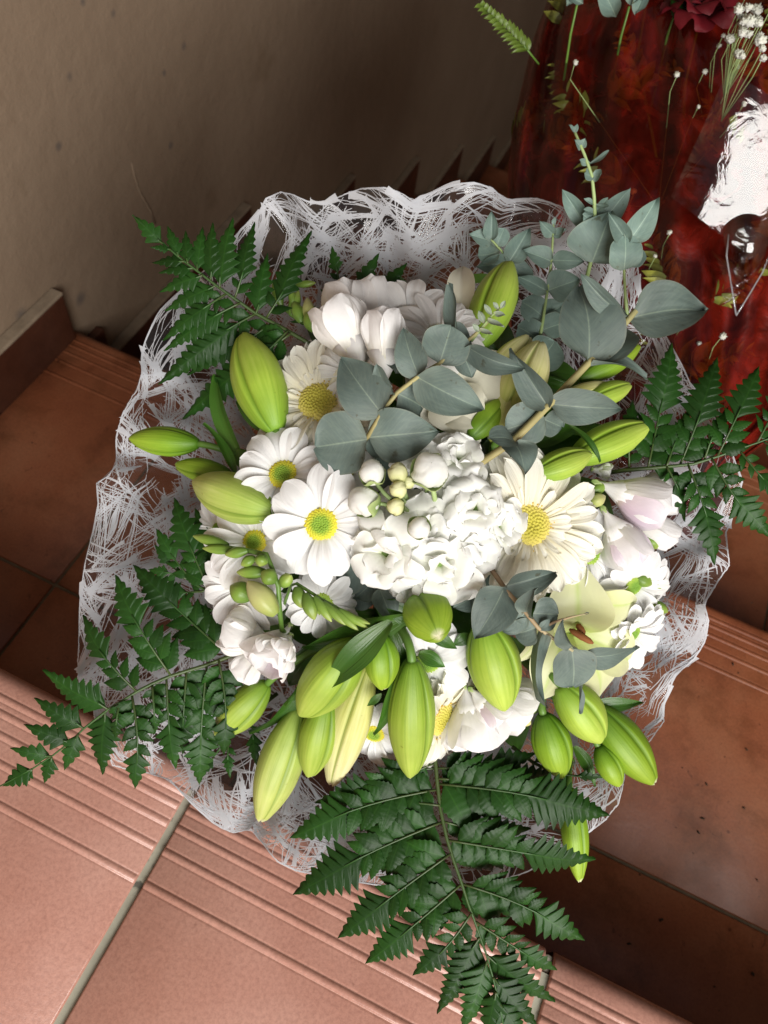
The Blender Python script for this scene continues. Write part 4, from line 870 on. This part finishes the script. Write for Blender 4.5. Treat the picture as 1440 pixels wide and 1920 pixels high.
euc('blue-green eucalyptus stem with paired oval leaves standing behind the crossing branch', [(1008, 660, -.028), (1018, 600, -.020), (1026, 548, -.014), (1034, 488, -.010), (1038, 420, -.004)],
    [((1034, 490), (980, 470), 42, 6, 'o', -.010, -.008), ((1036, 488), (1096, 490), 36, -16, 'o', -.010, -.006), ((1026, 545), (1086, 524), 62, -6, 'o', -.014, -.012), ((1024, 545), (964, 516), 30, 30, 'o', -.014, -.006), ((1020, 590), (1062, 568), 50, 4, 'o', -.020, -.016), ((1018, 594), (978, 566), 56, 0, 'r', -.022, -.020), ((1014, 620), (1062, 606), 52, 4, 'r', -.024, -.022),
     ((1012, 640), (970, 612), 60, 0, 'r', -.028, -.026), ((1038, 440), (1010, 412), 24, 40, 'o', -.006, .002), ((1038, 440), (1062, 430), 22, 20, 'o', -.006, 0), ((1038, 424), (1040, 406), 8, 0, 'n', -.004, 0), ((1002, 690), (1040, 640), 76, 0, 'r', -.026, -.022), ((1000, 700), (968, 640), 84, 0, 'r', -.030, -.028)], M['stem_pale'], EUCB, .0011)
euc('dark eucalyptus leaves tucked low between the largest daisy and the stock', [(700, 1000, -.030), (680, 1050, -.022), (690, 1090, -.018), (712, 1130, -.012)],
    [((690, 1010), (632, 985), 100, 0, 'r', -.018, -.016), ((680, 1050), (600, 1080), 110, 0, 'r', -.014, -.012), ((684, 1060), (745, 1060), 90, 0, 'r', -.020, -.016), ((692, 1096), (650, 1130), 70, 10, 'r', -.018, -.016), ((712, 1105), (735, 1172), 50, 14, 'o', -.010, -.004), ((700, 1090), (668, 1120), 50, 0, 'r', -.016, -.012), ((702, 940), (650, 930), 90, 0, 'r', -.020, -.02), ((705, 905), (740, 870), 70, 0, 'r', -.010, -.01)], M['stem_brown'], EUC, .0012)
euc('dark eucalyptus leaves tucked low under the white stock and cream gerbera', [(880, 1050, -.026), (890, 1085, -.018), (885, 1130, -.012)],
    [((890, 1075), (935, 1050), 70, 0, 'r', -.014, -.010), ((888, 1080), (842, 1098), 56, 0, 'o', -.014, -.010), ((886, 1120), (850, 1140), 46, 0, 'o', -.012, -.010), ((886, 1120), (925, 1140), 50, 20, 'o', -.012, -.010), ((885, 1060), (915, 1090), 56, 0, 'r', -.016, -.014), ((860, 840), (905, 870), 60, 0, 'r', -.03, -.03)], M['stem_brown'], EUC, .0012)

# ------------------------------------------------------------------ leatherleaf ferns
def fern(label, rachis, pinnae, zr, group='leatherleaf fern fronds in the bouquet', droop=.004, wf=1.0, lf=.27, step=23, tf=.42, sag=0.0):
    """rachis: (px, py, dz) points; pinnae: base px, tip px [, dz tip]"""
    rachis = [(x, y, z + .010) for x, y, z in rachis]; pts = [Q(x, y, z) for x, y, z in rachis]
    t = thing('fern_frond', pts[0], label, 'fern', group)
    n = len(pts)
    part('rachis', tube('rachis', pts, [.0013 - .0009 * i / (n - 1) for i in range(n)], M['fern_stem'], 6), t)
    rp = np.array([(x, y) for x, y, z in rachis], float); rz = np.array([z for x, y, z in rachis])
    seg = np.concatenate([[0], np.cumsum(np.hypot(*np.diff(rp, axis=0).T))])
    for pn in pinnae:
        (bx, by), (tx, ty) = pn[0], pn[1]
        w_ = pn[3] if len(pn) > 3 else 1.0
        i = int(np.argmin(np.hypot(rp[:, 0] - bx, rp[:, 1] - by))); zb = float(rz[i])
        zt = pn[2] + .010 if len(pn) > 2 else zb + random.uniform(-.004, .006)
        Lp = math.hypot(tx - bx, ty - by); ux, uy = (tx - bx) / Lp, (ty - by) / Lp; vx, vy = -uy, ux
        cv = random.uniform(-.05, .05) * Lp
        rollp = random.uniform(-16, 16)
        def at(s): return (bx + ux * Lp * s + vx * cv * math.sin(math.pi * s), by + uy * Lp * s + vy * cv * math.sin(math.pi * s), zb + (zt - zb) * s + .005 * math.sin(math.pi * s) * (1 if rollp > 0 else .4))
        pairs = max(0, int((Lp * tf - 8) / step)) if Lp > 75 and len(pn) < 5 else 0
        tipL = Lp - (12 + pairs * step) if pairs else Lp * .96
        s0 = 1 - tipL / Lp
        k = pxm(bx, by)
        stem_pts = [Q(*at(s)) for s in np.linspace(0, max(s0 + .12, .15), 7)]
        y_ = (Q(*at(1)) - Q(*at(0))).normalized(); nz = TOW - TOW.dot(y_) * y_; nz.normalize(); xx = y_.cross(nz)
        c_, s_ = math.cos(R_(rollp)), math.sin(R_(rollp)); nrm = -xx * s_ + nz * c_
        geos = tube_geo(stem_pts, [.0007, .0007, .00065, .0006, .0005, .0005, .0004], 5)
        po = part('pinna', mesh('pinna_stem', geos[0], geos[1], M['fern_stem'], geos[2]), t)
        tw = (min(.52 * tipL, max(28, lf * Lp * 1.12)) if pairs else min(.42 * tipL, 68)) * wf * w_
        part('leaflet', FTIP[min(FTIP, key=lambda n_: abs(n_ - tipL / 18.0))], po, frame(Q(*at(s0)), Q(*at(1.0)), tw * k / 2, random.uniform(-10, 10), nrm=nrm))
        for q in range(pairs):
            for sd in (1, -1):
                s = (12 + q * step + (step * .42 if sd < 0 else 0)) / Lp
                rel = s / max(s0, .01)
                l = lf * Lp * (1.08 - .50 * rel) * w_ * random.uniform(.90, 1.08); l = max(l, 22)
                px_, py_, pz_ = at(s); ang = R_(random.uniform(44, 56) - 6 * rel)
                dx_, dy_ = ux * math.cos(ang) + vx * sd * math.sin(ang), uy * math.cos(ang) + vy * sd * math.sin(ang)
                B = Q(px_, py_, pz_)
                dirw = (dx_ * RIGHT - dy_ * UP); dirw = (dirw - nrm * dirw.dot(nrm) * .9).normalized()
                tip = B + (dirw + nrm * random.uniform(-.10, .14)).normalized() * l * k
                part('leaflet', random.choice(FLEAF), po, frame(B, tip, l * .50 * k / 2 * wf, random.uniform(-12, 12) + sd * 10, nrm=nrm))
    return t
fern('dark fern frond arching up over the plaster wall beside the lace wrap', [(640, 690, -.03), (590, 650, -.014), (530, 615, -.004), (480, 588, .0), (440, 560, .004), (405, 535, .006), (370, 508, .008), (335, 482, .010), (305, 455, .012), (248, 403, .016)],
     [((305, 457), (248, 403), .016, 1.1), ((335, 482), (312, 420)), ((352, 494), (346, 428)), ((370, 508), (380, 420)), ((395, 526), (394, 414)), ((412, 540), (432, 404)), ((440, 560), (474, 410)), ((480, 588), (500, 470)), ((500, 595), (580, 424)), ((320, 468), (282, 462)), ((345, 490), (282, 490)), ((362, 503), (296, 508)), ((380, 516), (296, 545)), ((405, 535), (305, 580)), ((425, 550), (300, 636)), ((450, 568), (302, 655)), ((480, 588), (292, 722)), ((510, 605), (345, 700)), ((545, 625), (330, 786), -.018), ((540, 620), (420, 720), -.01), ((600, 655), (470, 750), -.02)], 0, tf=.22, lf=.24)
fern('dark fern tips rising between the top freesia and the lace wrap', [(690, 640, -.05), (670, 600, -.04), (650, 565, -.03), (630, 530, -.024)], [((670, 600), (762, 490), -.014), ((655, 572), (712, 472), -.014), ((640, 545), (620, 460), -.014), ((680, 620), (790, 540), -.02), ((660, 590), (600, 540), -.02), ((670, 600), (545, 600), -.02)], 0)
fern('large glossy fern frond stretching out over the ridged landing tiles beside the lace wrap', [(470, 1215, -.012), (432, 1230, -.004), (390, 1246, .0), (350, 1258, .003), (318, 1268, .005), (285, 1282, .006), (256, 1297, .008), (228, 1315, .008), (203, 1330, .008), (180, 1348, .008), (157, 1366, .008), (133, 1390, .007), (97, 1418, .006), (60, 1442, .005), (0, 1474, .004)],
     [((430, 1230), (246, 1058)), ((320, 1266), (210, 1078)), ((257, 1297), (148, 1155)), ((203, 1330), (73, 1263), .012, 1.0, 1), ((157, 1366), (60, 1312), .012, 1.0, 1), ((133, 1392), (42, 1360), .012, 1.0, 1), ((97, 1418), (16, 1406), .010, 1.0, 1), ((60, 1442), (0, 1476), .004, 1.3),
      ((410, 1238), (420, 1420)), ((388, 1246), (374, 1478)), ((312, 1272), (326, 1445)), ((350, 1258), (340, 1420)), ((247, 1302), (251, 1484)), ((197, 1335), (186, 1458), .004, 1.15, 1), ((147, 1376), (118, 1450), .004, 1.1, 1), ((97, 1420), (80, 1472), .003, 1.3), ((60, 1442), (40, 1474), .003, 1.2), ((285, 1282), (290, 1380)), ((225, 1315), (215, 1390))], 0, wf=1.1, lf=.27, step=24, tf=.58)
fern('dark fern frond partly under the white daisies, its tips against the lace wrap', [(470, 1150, -.03), (430, 1130, -.014), (390, 1110, -.008), (350, 1085, -.006), (320, 1060, -.004)],
     [((350, 1085), (276, 1068), -.004), ((365, 1095), (290, 990), -.006), ((395, 1112), (322, 930), -.008), ((430, 1130), (362, 950), -.014), ((385, 1108), (280, 1110), -.006), ((430, 1130), (330, 1165), -.01), ((320, 1060), (288, 1020), -.004)], 0, wf=1.1)
fern('large fern frond hanging down over the landing tiles at the near edge of the bouquet', [(810, 1380, -.020), (816, 1425, -.008), (820, 1470, .0), (826, 1520, .004), (838, 1573, .008), (850, 1612, .010), (866, 1657, .013), (878, 1695, .015), (890, 1727, .017), (902, 1762, .018), (912, 1790, .020), (924, 1832, .022), (936, 1880, .024), (946, 1935, .026)],
     [((822, 1470), (1150, 1534), .006), ((838, 1575), (1120, 1622), .010), ((866, 1657), (1100, 1770), .014), ((890, 1727), (1046, 1826), .018), ((912, 1790), (1042, 1892), .020, 1.0, 1), ((924, 1832), (1012, 1935), .022, 1.0, 1), ((936, 1880), (990, 1960), .024, 1.1, 1), ((818, 1440), (1010, 1416), -.012), ((820, 1460), (1050, 1452), -.014), ((830, 1540), (1000, 1560), -.006),
      ((816, 1430), (590, 1512), .0), ((822, 1480), (540, 1574), .006), ((832, 1540), (545, 1682), .008), ((846, 1600), (630, 1764), .012), ((866, 1657), (682, 1812), .014), ((884, 1712), (772, 1834), .016, 1.0), ((900, 1757), (820, 1912), .018, .95, 1), ((914, 1800), (868, 1945), .020, 1.0, 1), ((930, 1860), (908, 1960), .022, 1.1, 1), ((820, 1440), (690, 1470), -.01), ((825, 1510), (690, 1500), -.008)], 0, wf=1.05, lf=.26, step=22, tf=.55)
fern('fern frond reaching out over the red wrapped bouquet past the pink-flushed freesia', [(1120, 890, -.03), (1170, 882, -.012), (1215, 878, -.004), (1260, 874, .0), (1300, 870, .003), (1345, 856, .006), (1385, 842, .008), (1420, 830, .010), (1470, 812, .012), (1530, 790, .014)],
     [((1180, 880), (1190, 745), -.010), ((1215, 878), (1266, 640), .0), ((1275, 872), (1348, 664), .004), ((1345, 856), (1428, 682), .008), ((1420, 830), (1490, 700), .010), ((1235, 876), (1200, 770), -.008), ((1470, 812), (1540, 720), .012), ((1250, 874), (1300, 760), .0), ((1320, 864), (1370, 760), .004),
      ((1290, 871), (1346, 1060), .006), ((1335, 860), (1450, 1012), .008), ((1385, 842), (1475, 940), .010), ((1430, 827), (1500, 880), .010), ((1250, 875), (1290, 980), -.004), ((1225, 878), (1290, 900), -.006)], 0, wf=1.0)
fern('small fern frond showing between the lily buds and the lower edge of the wrap', [(960, 1400, -.03), (1000, 1430, -.022), (1040, 1450, -.018), (1080, 1455, -.016), (1130, 1458, -.014)], [((1080, 1455), (1135, 1458), -.012), ((1000, 1430), (1060, 1400), -.02), ((1000, 1430), (990, 1500), -.018), ((1040, 1450), (1060, 1500), -.016)], 0)
fern('dark fern frond filling the gap behind the lowest left lily bud', [(520, 1300, -.04), (470, 1340, -.030), (430, 1380, -.026), (400, 1420, -.022)], [((470, 1340), (480, 1440), -.02), ((430, 1380), (430, 1460), -.018), ((470, 1340), (390, 1330), -.02), ((430, 1380), (370, 1400), -.02), ((400, 1420), (372, 1462), -.02), ((510, 1305), (440, 1250), -.02)], 0)
# dark greenery packed between the stems
fill = thing('salal_greenery', Q(800, 1000, -.06), 'broad dark green leaves packed deep between the flower stems of the white bouquet', 'greenery')
rf = random.Random(11)
for i in range(170):
    a = rf.uniform(0, 6.283); r = 330 * math.sqrt(rf.random()); x, y = 800 + r * math.cos(a) * .95, 985 + r * math.sin(a) * 1.12
    z = -.026 - .035 * rf.random(); b = rf.uniform(0, 6.283); L = rf.uniform(90, 150)
    part('leaf', rf.choice(LLEAF), fill, frame(Q(x, y, z), Q(x + L * math.cos(b), y + L * math.sin(b), z + rf.uniform(-.006, .01)), rf.uniform(46, 80) * pxm(x, y) / 2, rf.uniform(-30, 30)))
part('stem', tube('stem', bez(Q(800, 1000, -.06), Q(780, 1000, -.12), NECK, 6), .003, M['stem'], 6), fill)
# a loop of bright green ribbon behind the tall bud
M['ribbon'] = plant_mat('green_ribbon', [(0, (.16, .52, .03)), (1, (.22, .60, .05))], rough=.3, trans=.3, spec=.5, mottle=.05)
rb = thing('ribbon', Q(910, 560, -.05), 'bright green ribbon loop peeping out behind the tall lime bud', 'ribbon')
lp = [Q(905 + 62 * math.cos(a), 545 + 30 * math.sin(a), -.045) for a in np.linspace(-.4, 5.2, 24)]
v, f, uv = [], [], []
for i, p_ in enumerate(lp):
    v += [p_ - TOW * .004 + UP * .002, p_ + TOW * .010 - UP * .008]; uv += [(0, i / 23), (1, i / 23)]
    if i: f.append((2 * i - 2, 2 * i, 2 * i + 1, 2 * i - 1))
part('loop', mesh('loop', v, f, M['ribbon'], uv), rb)
part('tail', tube('tail', bez(Q(905, 560, -.05), Q(880, 620, -.08), NECK, 8), .0015, M['ribbon'], 5), rb)
# ------------------------------------------------------------------ the second bouquet, in red net and cellophane, further down the steps
def rfilm(name, c, t_, a):
    m, nt, out = new_mat(name)
    geo = nt.nodes.new('ShaderNodeNewGeometry'); uv = nt.nodes.new('ShaderNodeUVMap'); sx = nt.nodes.new('ShaderNodeSeparateXYZ'); nt.links.new(uv.outputs[0], sx.inputs[0])
    cb = nt.nodes.new('ShaderNodeCombineXYZ'); nt.links.new(math_n(nt, 'MULTIPLY', sx.outputs[0], 14), cb.inputs[0]); nt.links.new(math_n(nt, 'MULTIPLY', sx.outputs[1], 13), cb.inputs[1])
    n1 = noise_n(nt, 1.0, 5, cb.outputs[0], .6, .8)
    p = N(nt, 'ShaderNodeBsdfPrincipled', Roughness=.45); p.inputs['Specular IOR Level'].default_value = .5
    nt.links.new(ramp(nt, [(.3, c), (.7, tuple(q * 1.5 for q in c))], n1), p.inputs['Base Color'])
    tl = nt.nodes.new('ShaderNodeBsdfTranslucent'); tl.inputs[0].default_value = (*c, 1)
    pm = nt.nodes.new('ShaderNodeMixShader'); pm.inputs[0].default_value = .3; nt.links.new(p.outputs[0], pm.inputs[1]); nt.links.new(tl.outputs[0], pm.inputs[2])
    nt.links.new(bump_n(nt, n1, .6, .004), p.inputs['Normal'])
    tr = nt.nodes.new('ShaderNodeBsdfTransparent'); tr.inputs[0].default_value = (*t_, 1)
    mx = nt.nodes.new('ShaderNodeMixShader')
    nt.links.new(ramp(nt, [(.40, (a[0],) * 3), (.70, (a[1],) * 3)], n1), mx.inputs[0])
    nt.links.new(tr.outputs[0], mx.inputs[1]); nt.links.new(pm.outputs[0], mx.inputs[2]); nt.links.new(mx.outputs[0], out.inputs[0]); return m
M['red_net'] = rfilm('red_net', (.30, .014, .005), (.70, .30, .18), (.12, .68))
M['red_back'] = plain_rough('red_paper', (.035, .004, .003), (.06, .007, .004), 20, .6, .4)
M['cello'] = film('cellophane', .0, 2.3, bump=.3, bscale=40, rough=.09)
M['cello_soft'] = film('cellophane_soft', .0, .8, bump=.5, bscale=22, rough=.10)
M['olive'] = plant_mat('olive_leaf', [(0, (.14, .17, .03)), (1, (.36, .36, .06))], rough=.45, trans=.2, vary=.35)
M['rose'] = plant_mat('rose_petal', [(0, (.08, .003, .006)), (1, (.16, .005, .012))], rough=.6, trans=.15, vary=.2)
M['gyp'] = plant_mat('gypsophila', [(0, (.6, .62, .5)), (1, (.78, .76, .74))], rough=.7, trans=.2)
AX0, AX1 = (1240, 1080), (1290, -70)                              # foot and rim of the cone in the picture
def rpt(px, py, dz=0.0): return P(px, py, .66 - float(dz))
root = thing('red_flower_wrap', rpt(1240, 1000), 'translucent red net wrap gathered round a bouquet in the shade beyond the white one', 'flower wrap')
LE = [(1255, 960), (1150, 860), (1010, 760), (962, 620), (948, 420), (955, 320), (968, 220), (985, 120), (1000, 60), (1022, 10), (1040, -40)]
ly = np.array([q[1] for q in LE])[::-1]; lx = np.array([q[0] for q in LE])[::-1]
def red_sheet(s, t, push=0.0):
    """s -1..1 across the front, t 0..1 from the gathered foot to the rim"""
    y = 955 + (-30 - 955) * t + 24 * math.sin(s * 9) * t ** 3
    xl = float(np.interp(y, ly, lx)); cx = 1270 + 30 * t; w = cx - xl
    x = cx + w * math.sin(s * math.pi / 2 * .98) * (1 + .012 * math.sin(t * 17 + s * 4))
    z = .105 * math.cos(s * math.pi / 2 * .98) + .007 * math.sin(s * 23 + 2 * t) + .005 * math.sin(s * 41 - 5 * t) + .006 * math.sin(t * 14 + s * 3) - push - .03 * t
    return rpt(x, y, z)
v, f, uv = grid(46, 110, lambda s, t: red_sheet(s, t)); part('net', mesh('net', v, f, M['red_net'], uv), root)
v, f, uv = grid(30, 60, lambda s, t: red_sheet(s * .96, t * .97, .045)); part('lining', mesh('lining', v, f, M['red_back'], uv), root)
part('stems', tube('stems', [rpt(1280, 950, .02), hit(1280, 980, -2 * RISE) + Vector((0, 0, .004))], [.03, .045], M['red_back'], 14), root)
rg = random.Random(21)
lv = thing('fern_greenery', rpt(1200, 700, .03), 'olive green leaves seen through the red net wrap', 'greenery')
for i in range(34):
    s0, t0 = rg.uniform(-.9, .7), rg.uniform(.15, .95); a0 = rg.gauss(1.2, .9); dp = .003 + .016 * rg.random()
    for k in range(9):
        q = k * .0065; ss, tt_ = s0 + math.cos(a0) * q * 5.5, min(.98, t0 + math.sin(a0) * q * 2.2)
        if abs(ss) > .95 or tt_ < .05: break
        b = red_sheet(ss, tt_, dp)
        for sd in (1, -1):
            a = a0 + sd * rg.uniform(.6, 1.0); L = .022 * (1 - .07 * k) * rg.uniform(.8, 1.15)
            part('leaf', rg.choice(LLEAF), lv, frame(b, b + (math.cos(a) * RIGHT + math.sin(a) * UP) * L + TOW * rg.uniform(-.004, .004), L * rg.uniform(.14, .22), rg.uniform(-35, 35)))
for lf_ in lv.children: lf_.data = lf_.data
OLEAF = []
for m_ in LLEAF:
    c_ = m_.copy(); c_.materials.clear(); c_.materials.append(M['olive']); OLEAF.append(c_)
for i, o in enumerate(lv.children): o.data = OLEAF[i % 4]
# crumpled outer cellophane; its facets catch the daylight opening
def mirror_n(pos, j=(0, 0, 0)):
    n = (EYE - pos).normalized() + (LAMP_POS + Vector(j) - pos).normalized(); return n.normalized()
cel = thing('cellophane_sleeve', rpt(1400, 700, .13), 'crumpled clear cellophane over the red wrap, flashing white in one folded facet', 'cellophane')
def facet(polys, c_px, c_z, j, lab, nsub=3):
    c = rpt(*c_px, c_z); n = mirror_n(c, j); geos = []
    for poly in polys:
        pv = []
        for x, y in poly:
            d = FWD + (x - 720) / F * RIGHT + (960 - y) / F * UP
            pv.append(EYE + d * ((c - EYE).dot(n) / d.dot(n)))
        geos.append((pv, [tuple(range(len(pv)))], [(0, 0)] * len(pv)))
    g = join(geos); part(lab, mesh(lab, g[0], g[1], M['cello'], g[2], smooth=False), cel)
def sheen(name, c_px, c_z, j, quad, curv, along=0.0):
    """a gently curved fold of film; only where its slope mirrors the daylight does it flash"""
    c = rpt(*c_px, c_z); n = mirror_n(c, j)
    (ax, ay), (bx, by), (dx_, dy_), (ex, ey) = quad
    def fn(s, t):
        u = (s + 1) / 2
        x = (ax * (1 - u) + bx * u) * (1 - t) + (dx_ * (1 - u) + ex * u) * t; y = (ay * (1 - u) + by * u) * (1 - t) + (dy_ * (1 - u) + ey * u) * t
        d = FWD + (x - 720) / F * RIGHT + (960 - y) / F * UP
        p = EYE + d * ((c - EYE).dot(n) / d.dot(n)); q = p - c
        w_ = mnoise.noise(q * 45) * .0008 + mnoise.noise(q * 120 + Vector((3, 1, 2))) * .00006
        hx = (u - .5) * .11; hy = (t - .5) * .11
        return p + n * (-hx * hx / (2 * curv) - hy * hy / (2 * curv) * along + w_)
    v, f, uv = grid(48, 48, fn); part(name, mesh(name, v, f, M['cello'], uv), cel)
sheen('fold', (1425, 372), .142, (0, 0, 0), [(1262, 372), (1430, 500), (1370, 130), (1540, 240)], .24, .45)
sheen('fold', (1405, 455), .138, (.2, .1, .1), [(1362, 400), (1374, 560), (1440, 380), (1450, 520)], .08, .4)
sheen('fold', (1385, 545), .138, (0, 0, .1), [(1358, 480), (1368, 592), (1400, 500), (1402, 570)], .05, .2)
rc = np.random.RandomState(5)
v, f, uv = grid(26, 30, lambda s, t: red_sheet(s * .99, t * .985, -.010 + float(rc.normal(0, .0022))))
part('crumpled_sheet', mesh('crumpled_sheet', v, f, M['cello_soft'], uv), cel)
M['fold'] = film('cellophane_fold', .25, 3.0, bump=.2, rough=.08)
for pts_ in ([(1366, 440), (1362, 480), (1372, 540), (1380, 590)], [(1380, 592), (1400, 560), (1430, 510), (1446, 470)]):
    part('fold', tube('fold', [rpt(x, y, .137) for x, y in pts_], .0007, M['fold'], 6), cel)
# flowers looking out of its top
def rose(px, py, z, R, label):
    c = rpt(px, py, z); t = thing('red_rose', c, label, 'rose', 'red roses in the shaded bouquet'); n = dirv(-.1, .55, .8)
    for cnt, L, e0 in ((5, 1, .25), (5, .85, .6), (4, .62, .95), (3, .42, 1.25)):
        fm = facing_matrix(c, n, rg.uniform(0, 6)); X, Y, Z = (Vector((fm[0][i], fm[1][i], fm[2][i])) for i in range(3))
        for i in range(cnt):
            a = 6.283 * i / cnt; rd = math.cos(a) * X + math.sin(a) * Y
            o = part('petal', ROSEP[i % len(ROSEP)], t, frame(c + rd * R * .1, c + (rd * math.cos(e0) + Z * math.sin(e0)) * R * L, R * .5, rg.uniform(-15, 15), nrm=Z))
    part('stem', tube('stem', [c, c - n * .05, rpt(1270, 500, .03)], .0015, M['stem'], 5), t)
ROSEP = []
for m_ in STOCK[:4]:
    c_ = m_.copy(); c_.materials.clear(); c_.materials.append(M['rose']); ROSEP.append(c_)
rose(1312, 30, .085, .030, 'dark red rose at the rim of the red wrap, beside the small white flowers'); rose(1215, -20, .07, .026, 'dark red rose above the grey-green leaves at the rim of the red wrap')
def gyp_mesh():
    def fn(s, t):
        th = 6.2832 * s; ph = math.pi * t; d = Vector((math.sin(ph) * math.cos(th), math.sin(ph) * math.sin(th), math.cos(ph)))
        r = .75 + .55 * mnoise.noise(d * 3.1) + .25 * mnoise.noise(d * 8)
        return (d.x * r, .5 + .5 * d.z * r, d.y * r)
    v, f, uv = grid(14, 22, fn, wrap=True); return mesh('gypsophila_bloom', v, f, M['gyp'], uv)
GYP = gyp_mesh()
def gyp(cx, cy, n, spread, z, label, sz=.0042):
    c = rpt(cx, cy, z); t = thing('gypsophila_sprig', c, label, 'flower', 'gypsophila in the shaded bouquet')
    for i in range(n):
        e = rpt(cx + rg.gauss(0, spread), cy + rg.gauss(0, spread), z + rg.uniform(0, .02)); r = sz * rg.uniform(.6, 1.2)
        part('bloom', GYP, t, frame(e, e + dirv(rg.uniform(-.4, .4), .5, .8) * r * 1.6, r, rg.uniform(0, 360), zs=r))
        part('stalk', tube('stalk', [e, e - TOW * .012 - UP * .004, c - UP * .03 - TOW * .04], .00035, M['stem_pale'], 4), t)
gyp(1405, 42, 16, 24, .13, 'spray of small white gypsophila at the rim of the red wrap'); gyp(1368, 128, 4, 30, .085, 'few pink-lit gypsophila blooms just under the rim of the red wrap', .003)
gyp(1400, 90, 6, 30, .13, 'loose white gypsophila blooms above the cellophane'); gyp(1270, 275, 5, 70, .080, 'scattered gypsophila blooms behind the cellophane', .0026); gyp(1262, 480, 3, 35, .088, 'gypsophila blooms caught low in the red net beside the large eucalyptus leaf', .0028); gyp(1330, 700, 4, 60, .090, 'reddened gypsophila blooms low in the red net above the fern tips', .0028)
def leaf_spray(px, py, n, z, label, kinds, w, L, a0, spread, name='leaf_spray'):
    c = rpt(px, py, z); t = thing(name, c, label, 'greenery')
    for i in range(n):
        a = a0 + rg.uniform(-spread, spread); b = c + RIGHT * rg.uniform(-.012, .012) + UP * rg.uniform(-.012, .012)
        part('leaf', rg.choice(kinds), t, frame(b, b + (math.cos(a) * RIGHT + math.sin(a) * UP) * L * rg.uniform(.7, 1.2) + TOW * rg.uniform(-.004, .008), w * rg.uniform(.8, 1.2), rg.uniform(-35, 35)))
    part('stem', tube('stem', [c, c - UP * .01 - TOW * .02, c - UP * .05 - TOW * .06], .001, M['stem'], 5), t)
leaf_spray(1180, 12, 7, .10, 'grey-green eucalyptus leaves standing at the rim of the red wrap', EUCB['o'], .006, .026, 1.6, .9, 'eucalyptus_spray')
leaf_spray(1082, 8, 4, .085, 'small green leaves at the corner of the red wrap rim', EUCB['o'], .005, .018, 1.9, .8, 'eucalyptus_spray')
leaf_spray(1270, 10, 6, .09, 'feathery green leaves between the red roses', FLEAF, .005, .022, 1.4, 1.0)
c0, c1 = (990, 95), (905, 12)                                     # a sword fern leaf sticking out over the stairs
t = thing('sword_fern_leaf', rpt(1000, 100, .05), 'narrow yellow-green fern leaf poking out of the red bouquet over the dark stairs', 'fern')
part('rachis', tube('rachis', [rpt(1010, 120, .04), rpt(*c0, .05), rpt(950, 45, .055), rpt(*c1, .06)], [.0008, .0008, .0006, .0003], M['stem'], 5), t)
M['sword'] = plant_mat('sword_fern', [(0, (.10, .16, .02)), (1, (.16, .24, .04))], rough=.4, trans=.2)
SW = []
for m_ in LLEAF[:2]:
    c_ = m_.copy(); c_.materials.clear(); c_.materials.append(M['sword']); SW.append(c_)
for i in range(13):
    q = i / 12; x, y = c0[0] + (c1[0] - c0[0]) * q, c0[1] + (c1[1] - c0[1]) * q
    for sd in (1, -1):
        L = (30 - 16 * q) * rg.uniform(.85, 1.1); ang = math.atan2(c1[1] - c0[1], c1[0] - c0[0]) + sd * .85
        part('leaflet', SW[i % 2], t, frame(rpt(x, y, .05 + .01 * q), rpt(x + L * math.cos(ang), y + L * math.sin(ang), .054 + .01 * q), 4.5 * .66 / F, rg.uniform(-25, 25)))
# the floor and wall where the flight ends
yl = Y1 + RUN * 7 - .012
box('lower_floor', (WX, XR, yl, yl + 1.2, -RISE * 8 - .15, -RISE * 8), M['tile_shaded_dirty'], None, kind='structure')
box('far_wall', (WX, XR + .1, yl + 1.2, yl + 1.3, -RISE * 8 - .15, 2.2), M['plaster'], None, kind='structure')
box('side_wall', (XR + .002, XR + .1, -1.6, yl + 1.2, -RISE * 8 - .15, 2.2), M['plaster'], None, kind='structure')
box('ceiling', (WX, XR, .75, yl + 1.2, 1.55, 1.65), M['plaster'], None, kind='structure')  # unseen ceiling over the stairs, added to darken their far end
# bits of dry plant and dirt lying on the step
M['debris'] = plain_rough('dry_debris', (.02, .015, .01), (.06, .04, .02), 200)
rd_ = random.Random(9); gs = []
spots = [(1175, 1448, 14), (1170, 1468, 8), (1325, 1470, 12), (1318, 1535, 14), (1310, 1560, 12), (1400, 1405, 10), (1412, 1826, 12), (1340, 1850, 7), (1268, 1552, 5), (1395, 1515, 8), (1180, 1770, 12), (1240, 1725, 10), (1375, 1245, 12), (1385, 1262, 8), (1250, 1660, 6), (1420, 1650, 9), (96, 1088, 6), (1300, 1600, 6), (1200, 1640, 7), (1280, 1440, 5), (1360, 1420, 5), (1410, 1130, 6), (60, 830, 5)]
for x, y, L in spots:
    for q in range(rd_.choice((1, 2, 2, 3))):
        a = rd_.uniform(0, 3.14); p0 = hit(x, y, -RISE + .0006); l = L * .6 / F * rd_.uniform(.5, 1.0); d = Vector((math.cos(a), math.sin(a), 0))
        w_ = .00025 if L not in (12, 10) else .0006
        gs.append(tube_geo([p0 - d * l * .5, p0 + Vector((-d.y, d.x, .3)) * l * .12, p0 + d * l * .5], [w_, w_ * 1.6, w_ * .5], 5))
g = join(gs); o = part('debris', mesh('debris', g[0], g[1], M['debris'], g[2]), None, kind='stuff'); set_label(o, 'dark crumbs and dry twig bits scattered on the dirty tile step', None)
